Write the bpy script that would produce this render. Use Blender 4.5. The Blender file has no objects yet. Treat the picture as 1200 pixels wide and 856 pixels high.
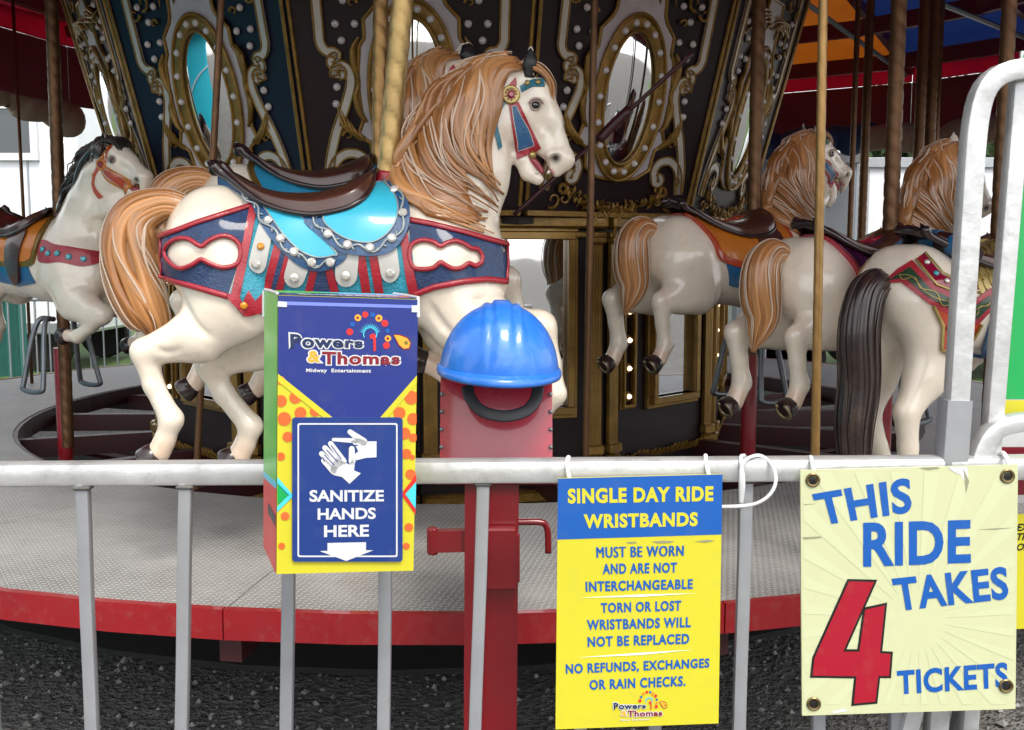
import bpy, math, random
import numpy as np
from mathutils import Vector, Matrix
from mathutils.geometry import tessellate_polygon, delaunay_2d_cdt
rng = random.Random(7)
nrs = np.random.RandomState(5)
SC = bpy.context.scene
COL = SC.collection
R = math.radians

# ------------------------------------------------------------------ camera, sky, sun, exposure
DECKZ = 0.6
PITCH = R(6.1); FOC = 1200.0; CAMZ = 1.5
cam_d = bpy.data.cameras.new("camera"); cam = bpy.data.objects.new("camera", cam_d); COL.objects.link(cam)
cam.location = (0, 0, CAMZ); cam.rotation_euler = (R(90) - PITCH, 0, 0)
cam_d.sensor_width = 36; cam_d.lens = 36.0; cam_d.clip_end = 2000; cam_d.clip_start = 0.02
SC.camera = cam
SUN_EL, SUN_ROT = R(56), R(20)
world = bpy.data.worlds.new("World"); SC.world = world; world.use_nodes = True
wn = world.node_tree.nodes; wl = world.node_tree.links
sky = wn.new("ShaderNodeTexSky"); sky.sky_type = 'NISHITA'; sky.sun_disc = False
sky.sun_elevation = SUN_EL; sky.sun_rotation = math.pi - SUN_ROT
sky.air_density = 1.0; sky.dust_density = 1.2; sky.ozone_density = 1.0
hsv = wn.new("ShaderNodeHueSaturation"); hsv.inputs['Saturation'].default_value = 0.15
wl.new(sky.outputs[0], hsv.inputs['Color'])
wl.new(hsv.outputs[0], wn['Background'].inputs[0]); wn['Background'].inputs[1].default_value = 0.15
sun_d = bpy.data.lights.new("sun", 'SUN'); sun = bpy.data.objects.new("sun", sun_d); COL.objects.link(sun)
sun_d.energy = 1.4; sun_d.angle = R(22); sun_d.color = (1.0, 0.93, 0.82)
_sd = Vector((math.sin(SUN_ROT) * math.cos(SUN_EL), -math.cos(SUN_ROT) * math.cos(SUN_EL), math.sin(SUN_EL)))
sun.rotation_euler = _sd.to_track_quat('Z', 'Y').to_euler(); sun.location = (3, -6, 12)
SC.view_settings.view_transform = 'Standard'; SC.view_settings.look = 'None'
SC.view_settings.gamma = 1.0; SC.view_settings.use_curve_mapping = False
SC.view_settings.exposure = 1.25

# ------------------------------------------------------------------ pixel helpers (photo 1200 x 856)
CT, ST = math.cos(PITCH), math.sin(PITCH)
def ray(px, py):
    a = (px - 600) / FOC; b = (428 - py) / FOC
    return np.array((a, CT + b * ST, -ST + b * CT))
CAM = np.array((0, 0, CAMZ))
def at(px, py, Y):
    d = ray(px, py); return CAM + d * (Y / d[1])
def atz(px, py, z):
    d = ray(px, py); return CAM + d * ((z - CAMZ) / d[2])
def V3(p): return (float(p[0]), float(p[1]), float(p[2]))

# ------------------------------------------------------------------ materials
def lin(h):
    h = h.lstrip('#'); c = [int(h[i:i + 2], 16) / 255 for i in (0, 2, 4)]
    return tuple(x / 12.92 if x <= 0.04045 else ((x + 0.055) / 1.055) ** 2.4 for x in c)
class NT:
    def __init__(s, m): s.t = m.node_tree; s.n = s.t.nodes; s.l = s.t.links
    def new(s, kind, **kw):
        n = s.n.new(kind)
        for k, v in kw.items(): setattr(n, k, v)
        return n
    def put(s, sock, v):
        if hasattr(v, 'is_output') or isinstance(v, bpy.types.NodeSocket): s.l.new(v, sock)
        else: sock.default_value = v
    def math(s, op, a, b=None, c=None, clamp=False):
        n = s.new("ShaderNodeMath", operation=op); n.use_clamp = clamp
        s.put(n.inputs[0], a)
        if b is not None: s.put(n.inputs[1], b)
        if c is not None: s.put(n.inputs[2], c)
        return n.outputs[0]
    def mix(s, f, a, b, blend='MIX'):
        n = s.new("ShaderNodeMix", data_type='RGBA', blend_type=blend)
        s.put(n.inputs[0], f); s.put(n.inputs[6], a); s.put(n.inputs[7], b)
        return n.outputs[2]
    def noise(s, scale, detail=4, rough=0.55, vec=None, dim='3D'):
        n = s.new("ShaderNodeTexNoise"); n.inputs['Scale'].default_value = scale
        n.inputs['Detail'].default_value = detail; n.inputs['Roughness'].default_value = rough
        if vec is not None: s.l.new(vec, n.inputs['Vector'])
        return n
    def ramp(s, fac, stops):
        n = s.new("ShaderNodeValToRGB"); e = n.color_ramp.elements
        while len(e) < len(stops): e.new(0.5)
        for i, (p, c) in enumerate(stops):
            e[i].position = p; e[i].color = (*c, 1) if len(c) == 3 else c
        s.l.new(fac, n.inputs[0]); return n.outputs[0]
def c4(c): return (c[0], c[1], c[2], 1)
MATS = {}
def M(name, rgb, rough=0.5, metal=0.0, coat=0.0, var=0.12, scale=9.0, bump=0.0, bscale=60.0, attr=False, dirt=0.0, dirtcol=(0.05, 0.04, 0.03), dscale=5.0, trans=0.0, emit=0.0, spec=0.5):
    if isinstance(rgb, str): rgb = lin(rgb)
    m = bpy.data.materials.new(name); m.use_nodes = True; MATS[name] = m
    t = NT(m); b = t.n['Principled BSDF']
    tc = t.new("ShaderNodeTexCoord").outputs['Object']
    if attr:
        a = t.new("ShaderNodeAttribute"); a.attribute_name = 'col'; base = a.outputs['Color']
    else: base = c4(rgb)
    nz = t.noise(scale, 5, 0.6, tc)
    f = t.ramp(nz.outputs['Fac'], [(0.3, (1 - var,) * 3), (0.7, (1.0,) * 3)])
    c = t.mix(1.0, base, f, 'MULTIPLY')
    if dirt > 0:
        dn = t.noise(dscale, 8, 0.7, tc)
        df = t.ramp(dn.outputs['Fac'], [(0.52, (0, 0, 0)), (0.72, (dirt,) * 3)])
        c = t.mix(df, c, c4(dirtcol))
    t.l.new(c, b.inputs['Base Color'])
    rn = t.noise(scale * 2.3, 4, 0.6, tc)
    rr = t.math('MULTIPLY_ADD', rn.outputs['Fac'], 0.18, rough - 0.09, clamp=True)
    t.l.new(rr, b.inputs['Roughness'])
    b.inputs['Metallic'].default_value = metal
    b.inputs['Coat Weight'].default_value = coat; b.inputs['Coat Roughness'].default_value = 0.07
    b.inputs['Specular IOR Level'].default_value = spec
    if bump > 0:
        bn = t.noise(bscale, 6, 0.6, tc); bp = t.new("ShaderNodeBump"); bp.inputs['Strength'].default_value = bump
        bp.inputs['Distance'].default_value = 0.01; t.l.new(bn.outputs['Fac'], bp.inputs['Height']); t.l.new(bp.outputs[0], b.inputs['Normal'])
    if trans > 0:
        tr = t.new("ShaderNodeBsdfTranslucent"); t.l.new(c, tr.inputs[0]); mx = t.new("ShaderNodeMixShader"); mx.inputs[0].default_value = trans
        t.l.new(b.outputs[0], mx.inputs[1]); t.l.new(tr.outputs[0], mx.inputs[2]); t.l.new(mx.outputs[0], t.n['Material Output'].inputs[0])
    if emit > 0:
        b.inputs['Emission Color'].default_value = c4(rgb); b.inputs['Emission Strength'].default_value = emit
    return m

# ------------------------------------------------------------------ mesh collector
def frames(P):
    P = np.asarray(P, float); T = np.gradient(P, axis=0); T /= np.maximum(np.linalg.norm(T, axis=1), 1e-9)[:, None]
    up = np.array((0, 0, 1.0)) if abs(T[0][2]) < 0.9 else np.array((0, 1.0, 0))
    n = np.cross(T[0], up); n /= np.linalg.norm(n); N = [n]
    for i in range(1, len(P)):
        n = N[-1] - T[i] * np.dot(N[-1], T[i]); n /= max(np.linalg.norm(n), 1e-9); N.append(n)
    N = np.array(N); B = np.cross(T, N); return T, N, B
def crom(pts, n):
    """Catmull-Rom through pts, n samples in all."""
    P = np.asarray(pts, float)
    if len(P) == 2: return P[0] + (P[1] - P[0]) * np.linspace(0, 1, n)[:, None]
    E = np.vstack([2 * P[0] - P[1], P, 2 * P[-1] - P[-2]]); u = np.linspace(0, len(P) - 1 - 1e-6, n); i = u.astype(int); f = (u - i)[:, None]
    a, b, c, d = E[i], E[i + 1], E[i + 2], E[i + 3]
    return 0.5 * (2 * b + (c - a) * f + (2 * a - 5 * b + 4 * c - d) * f ** 2 + (3 * b - a - 3 * c + d) * f ** 3)
def islands(nv, F):
    p = list(range(nv))
    def fd(a):
        while p[a] != a: p[a] = p[p[a]]; a = p[a]
        return a
    for f in F:
        r = fd(f[0])
        for q in f[1:]: p[fd(q)] = r
    g = {}
    for f in F: g.setdefault(fd(f[0]), []).append(f)
    return list(g.values())
class MB:
    def __init__(s): s.v = []; s.f = []; s.c = []
    def add(s, vs, fs, col=None):
        o = len(s.v); s.v.extend([V3(p) for p in vs]); s.f.extend([tuple(i + o for i in f) for f in fs])
        if col is not None:
            if len(np.shape(col)) == 1: s.c.extend([tuple(col)] * len(vs))
            else: s.c.extend([tuple(x) for x in col])
    def box(s, c, size, X=(1, 0, 0), Y=(0, 1, 0), Z=(0, 0, 1), bev=0.0):
        c, X, Y, Z = [np.array(q, float) for q in (c, X, Y, Z)]; a, b, h = [q / 2 for q in size]
        if bev <= 0:
            vs = [c + X * x * a + Y * y * b + Z * z * h for x in (-1, 1) for y in (-1, 1) for z in (-1, 1)]
            s.add(vs, [(0, 1, 3, 2), (4, 6, 7, 5), (0, 4, 5, 1), (2, 3, 7, 6), (0, 2, 6, 4), (1, 5, 7, 3)])
        else:
            e = min(bev, a * .9, b * .9, h * .9); rings = []
            for z, ins in ((-h, e), (-h + e, 0), (h - e, 0), (h, e)):
                A, Bq = a - ins, b - ins
                k = e * 0.999 if ins == 0 else e * .6
                rings.append([(-A + k, -Bq), (A - k, -Bq), (A, -Bq + k), (A, Bq - k), (A - k, Bq), (-A + k, Bq), (-A, Bq - k), (-A, -Bq + k)]); rings[-1] = [c + X * p + Y * q + Z * z for p, q in rings[-1]]
            vs = [p for r in rings for p in r]; fs = []
            for i in range(3):
                for j in range(8): fs.append((i * 8 + j, i * 8 + (j + 1) % 8, (i + 1) * 8 + (j + 1) % 8, (i + 1) * 8 + j))
            fs.append(tuple(range(7, -1, -1))); fs.append(tuple(range(24, 32))); s.add(vs, fs)
    def tube(s, P, r, n=10, flat=1.0, cap=True, col=None, closed=False, prof=None, upv=None):
        P = np.asarray(P, float); m = len(P)
        if closed:
            Q = np.vstack([P[-1], P, P[0]]); T, N, B = frames(Q); T, N, B = T[1:-1], N[1:-1], B[1:-1]
        else: T, N, B = frames(P)
        if upv is not None:
            U = np.asarray(upv, float); U = np.broadcast_to(U, (m, 3)); B = U - T * np.sum(U * T, 1)[:, None]; B /= np.maximum(np.linalg.norm(B, axis=1), 1e-9)[:, None]; N = np.cross(B, T)
        rr = np.broadcast_to(np.asarray(r, float), (m,)) if np.ndim(r) < 2 else None
        if prof is None:
            a = np.linspace(0, 2 * np.pi, n, endpoint=False); pr = np.stack([np.cos(a), np.sin(a) * flat], 1)
        else: pr = np.asarray(prof, float); n = len(pr)
        vs = P[:, None, :] + (N[:, None, :] * pr[None, :, 0:1] + B[:, None, :] * pr[None, :, 1:2]) * rr[:, None, None]
        fs = []
        for i in range(m - 1 + (1 if closed else 0)):
            i2 = (i + 1) % m
            for j in range(n): fs.append((i * n + j, i * n + (j + 1) % n, i2 * n + (j + 1) % n, i2 * n + j))
        vl = vs.reshape(-1, 3)
        if cap and not closed: fs.append(tuple(range(n - 1, -1, -1))); fs.append(tuple((m - 1) * n + j for j in range(n)))
        cc = col
        if col is not None and np.ndim(col) == 2 and len(col) == m: cc = np.repeat(np.asarray(col), n, axis=0)
        s.add(vl, fs, cc)
    def lathe(s, prof, c=(0, 0, 0), n=24, X=(1, 0, 0), Y=(0, 1, 0), Z=(0, 0, 1), sx=1, sy=1):
        c, X, Y, Z = [np.array(q, float) for q in (c, X, Y, Z)]; a = np.linspace(0, 2 * np.pi, n, endpoint=False); vs = []; fs = []
        for r, z in prof:
            for t in a: vs.append(c + X * math.cos(t) * r * sx + Y * math.sin(t) * r * sy + Z * z)
        for i in range(len(prof) - 1):
            for j in range(n): fs.append((i * n + j, i * n + (j + 1) % n, (i + 1) * n + (j + 1) % n, (i + 1) * n + j))
        if prof[0][0] > 1e-6: fs.append(tuple(range(n - 1, -1, -1)))
        if prof[-1][0] > 1e-6: fs.append(tuple((len(prof) - 1) * n + j for j in range(n)))
        s.add(vs, fs)
    def ball(s, c, r, n=12, sc=(1, 1, 1)):
        k = n // 2; pr = [(max(math.sin(math.pi * i / k), 1e-7 * 0) * r, -math.cos(math.pi * i / k) * r * sc[2]) for i in range(k + 1)]
        pr[0] = (r * 1e-3, pr[0][1]); pr[-1] = (r * 1e-3, pr[-1][1]); s.lathe(pr, c, n, sx=sc[0], sy=sc[1])
    def prism(s, pts, ext):
        """pts: 3D outline (flat), extruded by vector ext."""
        P = [np.array(p, float) for p in pts]; n = len(P); e = np.array(ext, float)
        tri = tessellate_polygon([[Vector(p) for p in P]])
        vs = P + [p + e for p in P]
        fs = [tuple(t) for t in tri] + [tuple(i + n for i in t) for t in tri] + [(i, (i + 1) % n, (i + 1) % n + n, i + n) for i in range(n)]
        s.add(vs, fs)
    def flat(s, pts):
        P = [np.array(p, float) for p in pts]; tri = tessellate_polygon([[Vector(p) for p in P]]); s.add(P, [tuple(t) for t in tri])
    def split(s):
        out = []
        for fs in islands(len(s.v), s.f):
            ids = sorted({q for f in fs for q in f}); mp = {q: i for i, q in enumerate(ids)}; t = MB(); t.v = [s.v[q] for q in ids]; t.f = [tuple(mp[q] for q in f) for f in fs]
            if len(s.c) == len(s.v): t.c = [s.c[q] for q in ids]
            out.append(t)
        return out
    def builds(s, name, m, parent=None, **kw):
        for t in s.split(): o = t.build(name, m, parent, **kw)
        return o
    def build(s, name, m, parent=None, smooth=False, loc=None, label=None, angle=None):
        me = bpy.data.meshes.new(name); off = np.zeros(3)
        if parent is not None: off = np.array(parent.get('_off', (0, 0, 0)))
        elif loc is not None: off = np.array(loc, float)
        V = np.array(s.v).reshape(-1, 3) - off
        me.from_pydata(V.tolist(), [], s.f); me.validate(); me.update()
        if s.c and len(s.c) == len(s.v):
            a = me.color_attributes.new('col', 'FLOAT_COLOR', 'POINT'); C = np.ones((len(s.v), 4)); C[:, :3] = np.array(s.c)[:, :3]; a.data.foreach_set('color', C.ravel())
        if angle is not None: me.shade_smooth(); me.set_sharp_from_angle(angle=R(angle))
        elif smooth: me.shade_smooth()
        import bmesh
        bm = bmesh.new(); bm.from_mesh(me); bmesh.ops.recalc_face_normals(bm, faces=bm.faces); bm.to_mesh(me); bm.free()
        o = bpy.data.objects.new(name, me); COL.objects.link(o)
        if m is not None: me.materials.append(MATS[m] if isinstance(m, str) else m)
        if parent is not None: o.parent = parent; o['_off'] = tuple(float(q) for q in off)
        elif loc is not None: o.location = V3(loc); o['_off'] = tuple(float(q) for q in off)
        if label: o['label'] = label
        return o
def tag(o, label, cat, group=None, kind=None):
    if label: o['label'] = label
    if cat: o['category'] = cat
    if group: o['group'] = group
    if kind: o['kind'] = kind
    return o
def thing(name, label, cat, loc, group=None):
    o = bpy.data.objects.new(name, None); COL.objects.link(o); o.location = V3(loc); o['_off'] = V3(loc); o.empty_display_size = 0.1
    return tag(o, label, cat, group)
def children(o): return [c for c in bpy.data.objects if c.parent == o]
def copy_tree(o, parent=None):
    c = o.copy(); COL.objects.link(c); c.parent = parent
    for ch in children(o): copy_tree(ch, c)
    return c
def obj1(name, mb, m, label, cat, loc, group=None, **kw):
    return tag(mb.build(name, m, None, loc=loc, **kw), label, cat, group)
def struct(name, mb, m, **kw):
    o = mb.build(name, m, None, **kw); o['kind'] = 'structure'; return o
def pole_mesh(mb, p0, p1, r, pitch=0.07, amp=0.15, n=16, row=0.011):
    p0, p1 = np.array(p0, float), np.array(p1, float); L = np.linalg.norm(p1 - p0); m = max(2, int(L / row)); t = (p1 - p0) / L
    a0 = np.cross(t, (0, 1, 0)); a0 /= np.linalg.norm(a0); b0 = np.cross(t, a0); vs = []; fs = []
    th = np.linspace(0, 2 * np.pi, n, endpoint=False)
    for i in range(m):
        z = L * i / (m - 1); ph = 2 * th + 2 * np.pi * z / pitch
        rr = r * (1 - amp * np.maximum(0, np.cos(ph)) ** 6)
        for j in range(n): vs.append(p0 + t * z + (a0 * math.cos(th[j]) + b0 * math.sin(th[j])) * rr[j])
    for i in range(m - 1):
        for j in range(n): fs.append((i * n + j, i * n + (j + 1) % n, (i + 1) * n + (j + 1) % n, (i + 1) * n + j))
    mb.add(vs, fs)

# flat printed faces: a plane in the world that pixel outlines are cast onto once
class Face:
    def __init__(s, p0, n): s.p0 = np.array(p0, float); s.n = np.array(n, float) / np.linalg.norm(n)
    def pt(s, px, py, off=0.0):
        d = ray(px, py); p0 = s.p0
        t = np.dot(p0 - CAM, s.n) / np.dot(d, s.n); return CAM + d * t + s.n * off
    def poly(s, mb, pts, off): mb.flat([s.pt(x, y, off) for x, y in pts])
def face3(a, b, c):
    n = np.cross(np.array(b) - a, np.array(c) - a); n /= np.linalg.norm(n)
    if n[1] > 0: n = -n
    return Face(a, n)
_tx = {}
def text_geo(body, bold=0.0, shear=0.0, space=1.0):
    key = (body, bold, shear, space)
    if key in _tx: return _tx[key]
    cu = bpy.data.curves.new("lettering", 'FONT'); cu.body = body; cu.size = 1.0; cu.offset = bold; cu.shear = shear; cu.space_character = space; cu.resolution_u = 4
    o = bpy.data.objects.new("lettering", cu); COL.objects.link(o); bpy.context.view_layer.update()
    dg = bpy.context.evaluated_depsgraph_get(); me = bpy.data.meshes.new_from_object(o.evaluated_get(dg))
    v = np.array([x.co[:] for x in me.vertices]); f = [tuple(p.vertices) for p in me.polygons]
    bpy.data.objects.remove(o); bpy.data.curves.remove(cu); bpy.data.meshes.remove(me)
    _tx[key] = (v, f); return v, f
def text_quad(mb, F, body, quad, off, bold=0.012, grow=0.0, shear=0.0, space=1.0, box=None):
    """fit text into a pixel quad TL,TR,BR,BL lying on face F; grow adds outline weight."""
    v0, f0 = text_geo(body, bold, shear, space); lo, hi = v0.min(0), v0.max(0)
    v, f = (v0, f0) if grow == 0 else text_geo(body, bold + grow, shear, space)
    u = (v[:, 0] - lo[0]) / (hi[0] - lo[0]); w = (v[:, 1] - lo[1]) / (hi[1] - lo[1])
    TL, TR, BR, BL = [np.array(q, float) for q in quad]
    P = [(BL * (1 - a) + BR * a) * (1 - b) + (TL * (1 - a) + TR * a) * b for a, b in zip(u, w)]
    mb.add([F.pt(p[0], p[1], off) for p in P], f)
def circ(cx, cy, r, n=20, ry=None): return [(cx + r * math.cos(2 * math.pi * i / n), cy + (ry or r) * math.sin(2 * math.pi * i / n)) for i in range(n)]
def caps(a, b, ra, rb, n=8):
    a, b = np.array(a, float), np.array(b, float); d = (b - a) / np.linalg.norm(b - a); t = math.atan2(d[1], d[0]); out = []
    for i in range(n + 1):
        q = t + math.pi / 2 + math.pi * i / n; out.append(tuple(a + ra * np.array((math.cos(q), math.sin(q)))))
    for i in range(n + 1):
        q = t - math.pi / 2 + math.pi * i / n; out.append(tuple(b + rb * np.array((math.cos(q), math.sin(q)))))
    return out
def offpoly(pts, d):
    P = np.array(pts, float); n = len(P); A = sum(P[i][0] * P[(i + 1) % n][1] - P[(i + 1) % n][0] * P[i][1] for i in range(n)); sg = 1 if A > 0 else -1; out = []
    for i in range(n):
        a, b, c = P[i - 1], P[i], P[(i + 1) % n]; e1 = (b - a) / np.linalg.norm(b - a); e2 = (c - b) / np.linalg.norm(c - b)
        n1 = np.array((e1[1], -e1[0])) * sg; n2 = np.array((e2[1], -e2[0])) * sg; k = (n1 + n2); k = k / max(np.dot(k, k) / 2, 0.3); out.append(tuple(b + k * d))
    return out
def rrect(x0, y0, x1, y1, r, n=5):
    out = []
    for cx, cy, a0 in ((x1 - r, y0 + r, -90), (x1 - r, y1 - r, 0), (x0 + r, y1 - r, 90), (x0 + r, y0 + r, 180)):
        for i in range(n + 1):
            a = R(a0 + 90 * i / n); out.append((cx + r * math.cos(a), cy + r * math.sin(a)))
    return out
def densify(pts, step=5, closed=True):
    out = []; n = len(pts)
    for i in range(n if closed else n - 1):
        a, b = np.array(pts[i], float), np.array(pts[(i + 1) % n], float); k = max(1, int(np.linalg.norm(b - a) / step))
        out += [tuple(a + (b - a) * j / k) for j in range(k)]
    if not closed: out.append(tuple(pts[-1]))
    return out
# ------------------------------------------------------------------ materials of the ride
def mat_paint_attr(name, rough, coat, streak=0.0):
    m = M(name, (1, 1, 1), rough, 0, coat, .12, 9, attr=True, bump=.06, bscale=30, dirt=.22, dirtcol=(.30, .20, .13), dscale=11); return m
mat_paint_attr('horse_paint', .30, .85); mat_paint_attr('hair_paint', .36, .5)
M('hoof_paint', '2c1d1c', .3, 0, .5); M('shoe_metal', 'a89878', .35, .8, 0)
M('sole_pale', 'b9a988', .5); M('eye_black', (.006, .005, .005), .06, 0, 1.0, var=0); M('eye_rim', (.33, .24, .2), .4, 0, .4)
M('ear_black', (.012, .012, .012), .45)
M('red_paint', '8f1622', .32, 0, .5, .2, 6, bump=.1, bscale=50); M('strap_red', 'a51c2c', .36, 0, .4, .25, 20, bump=.3, bscale=120)
M('navy_hide', '24426f', .38, 0, .4, .35, 40, bump=.9, bscale=160); M('navy_rim', '24507c', .32, 0, .5, .2, 25, bump=.3, bscale=100)
M('cyan_panel', '36b4cf', .32, 0, .5, .12, 8); M('turq_hide', '2fa3bb', .4, 0, .4, .3, 40, bump=.8, bscale=150)
M('pearl', 'bdbcb6', .35, 0, .5, .1); M('silver_paint', '9da6a8', .36, .3, 0, .2, 30)
M('gem_clear', 'd9d7cf', .08, .3, 1.0, .05); M('gem_amber', 'd88d16', .1, .1, 1.0, .05); M('gem_red', '8a1030', .1, .1, 1, .05); M('gem_teal', '2d9aa8', .12, 0, 1, .05)
M('saddle_brown', '4d2a1c', .3, 0, .5, .3, 10, bump=.08, bscale=40); M('saddle_dark', '2a1817', .3, 0, .5, .25, 12)
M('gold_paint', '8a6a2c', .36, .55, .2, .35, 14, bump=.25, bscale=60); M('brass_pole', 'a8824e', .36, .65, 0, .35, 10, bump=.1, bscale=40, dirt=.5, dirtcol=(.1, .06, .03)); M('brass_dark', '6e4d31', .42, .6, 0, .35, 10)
M('teal_strap', '2f7488', .38, 0, .4, .25, 30, bump=.4, bscale=120); M('blue_leather', '2a5f8c', .4, 0, .4, .25, 30, bump=.5, bscale=120)
M('orange_cloth', 'c8731c', .36, 0, .5, .2, 15); M('purple_cloth', '4a1640', .3, 0, .6, .3, 15); M('green_band', '123a20', .34, 0, .5, .2, 15); M('blue_cloth', '1f6390', .32, 0, .5, .25, 12)
M('orange_red', 'b8401c', .36, 0, .5, .2, 15); M('gold_bright', 'b09a5c', .3, .6, .2, .25, 20, bump=.2, bscale=60)
M('steel_grey', '7c8085', .4, .7, 0, .25, 12)

# ------------------------------------------------------------------ ground, gravel
CX, CY = -0.41, 6.2                                  # the carousel's axis
def gravel_mat(name, lo, hi, sc):
    m = bpy.data.materials.new(name); m.use_nodes = True; MATS[name] = m; t = NT(m); b = t.n['Principled BSDF']
    tc = t.new("ShaderNodeTexCoord").outputs['Object']
    v = t.new("ShaderNodeTexVoronoi"); v.inputs['Scale'].default_value = sc; t.l.new(tc, v.inputs['Vector'])
    v2 = t.new("ShaderNodeTexVoronoi"); v2.inputs['Scale'].default_value = sc * 2.7; t.l.new(tc, v2.inputs['Vector'])
    n = t.noise(1.3, 6, .65, tc)
    c = t.ramp(v.outputs['Color'], [(0.1, lo), (0.9, hi)]); c2 = t.ramp(v2.outputs['Color'], [(0, lo), (1, hi)])
    c = t.mix(.4, c, c2); c = t.mix(t.math('MULTIPLY', n.outputs['Fac'], .7), c, c4(lo))
    t.l.new(c, b.inputs['Base Color']); b.inputs['Roughness'].default_value = .9
    bp = t.new("ShaderNodeBump"); bp.inputs['Strength'].default_value = 1; bp.inputs['Distance'].default_value = .02
    t.l.new(t.math('ADD', v.outputs['Distance'], t.math('MULTIPLY', v2.outputs['Distance'], .5)), bp.inputs['Height']); t.l.new(bp.outputs[0], b.inputs['Normal'])
gravel_mat('gravel', (.05, .047, .043), (.30, .29, .27), 38)
M('grass_mat', (.09, .16, .035), .9, var=.6, scale=14, bump=.6, bscale=90)
mb = MB(); n = 48; a = np.linspace(0, 2 * np.pi, n, endpoint=False); mb.add([(400 * math.cos(q), 400 * math.sin(q), 0) for q in a], [tuple(range(n))]); struct('ground', mb, 'gravel')
mb = MB(); mb.add([(-30, 11.2, .004), (45, 10.6, .004), (60, 60, .004), (-60, 60, .004)], [(0, 1, 2, 3)]); struct('lawn', mb, 'grass_mat')
M('stone', (1, 1, 1), .85, attr=True, var=.3, scale=60)
mb = MB(); oct_ = np.array([(1, 0, 0), (-1, 0, 0), (0, 1, 0), (0, -1, 0), (0, 0, 1), (0, 0, -1)], float); of = [(0, 2, 4), (2, 1, 4), (1, 3, 4), (3, 0, 4), (2, 0, 5), (1, 2, 5), (3, 1, 5), (0, 3, 5)]
for i in range(7000):
    y = 1.2 + 4.2 * nrs.rand(); x = (nrs.rand() - .5) * 1.5 * (y + 1); r = .005 + .010 * nrs.rand() ** 2 + (.014 * nrs.rand() if i % 40 == 0 else 0)
    V = oct_ * r * (0.7 + .6 * nrs.rand(6))[:, None]; q = nrs.rand() * 6.28; V = np.stack([V[:, 0] * math.cos(q) - V[:, 1] * math.sin(q), V[:, 0] * math.sin(q) + V[:, 1] * math.cos(q), V[:, 2] * .8 + r * .35], 1)
    g = .08 + .26 * nrs.rand(); mb.add(V + np.array((x, y, .002)), of, (g, g * .97, g * .92))
o = mb.build('gravel_stones', 'stone'); tag(o, 'loose grey gravel strewn under and before the ride', 'gravel', kind='stuff')

# ------------------------------------------------------------------ carousel deck
def tread(name):
    m = bpy.data.materials.new(name); m.use_nodes = True; MATS[name] = m; t = NT(m); b = t.n['Principled BSDF']
    tc = t.new("ShaderNodeTexCoord").outputs['Object']; mp = t.new("ShaderNodeMapping"); mp.inputs['Scale'].default_value = (1 / .017,) * 3; mp.inputs['Rotation'].default_value = (0, 0, R(12)); t.l.new(tc, mp.inputs[0])
    sx = t.new("ShaderNodeSeparateXYZ"); t.l.new(mp.outputs[0], sx.inputs[0]); x, y = sx.outputs[0], sx.outputs[1]
    cx, cy = t.math('FLOOR', x), t.math('FLOOR', y); fx, fy = t.math('SUBTRACT', t.math('FRACT', x), .5), t.math('SUBTRACT', t.math('FRACT', y), .5)
    par = t.math('MULTIPLY_ADD', t.math('FLOORED_MODULO', t.math('ADD', cx, cy), 2), 2, -1)
    A = t.math('MULTIPLY', t.math('MULTIPLY_ADD', par, fy, fx), .707); B = t.math('MULTIPLY', t.math('SUBTRACT', fx, t.math('MULTIPLY', par, fy)), .707)
    e = t.math('ADD', t.math('POWER', t.math('ABSOLUTE', t.math('DIVIDE', A, .44)), 2), t.math('POWER', t.math('ABSOLUTE', t.math('DIVIDE', B, .15)), 2))
    mk = t.math('SUBTRACT', 1.3, e, clamp=True)
    n = t.noise(2.2, 9, .75, tc); n2 = t.noise(26, 5, .7, tc)
    base = t.ramp(n.outputs['Fac'], [(.3, (.18, .178, .172)), (.66, (.40, .398, .385))]); base = t.mix(t.math('MULTIPLY', n2.outputs['Fac'], .35), base, (.15, .13, .11, 1))
    c = t.mix(t.math('MULTIPLY', mk, .75), base, (.64, .645, .64, 1)); t.l.new(c, b.inputs['Base Color'])
    b.inputs['Metallic'].default_value = .15; t.l.new(t.math('MULTIPLY_ADD', n.outputs['Fac'], .3, .35), b.inputs['Roughness'])
    bp = t.new("ShaderNodeBump"); bp.inputs['Strength'].default_value = .8; bp.inputs['Distance'].default_value = .004; t.l.new(mk, bp.inputs['Height']); t.l.new(bp.outputs[0], b.inputs['Normal'])
tread('tread_plate')
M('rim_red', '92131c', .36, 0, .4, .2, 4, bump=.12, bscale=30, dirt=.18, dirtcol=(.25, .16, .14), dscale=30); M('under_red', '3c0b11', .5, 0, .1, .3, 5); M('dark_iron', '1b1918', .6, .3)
RO, RI_, NS = 3.70, 2.55, 18
deck = thing('carousel_deck', 'round carousel platform of grey tread plate with red rim', 'platform', (CX, CY, 0))
HX0 = CX; CX = -.22
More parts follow.
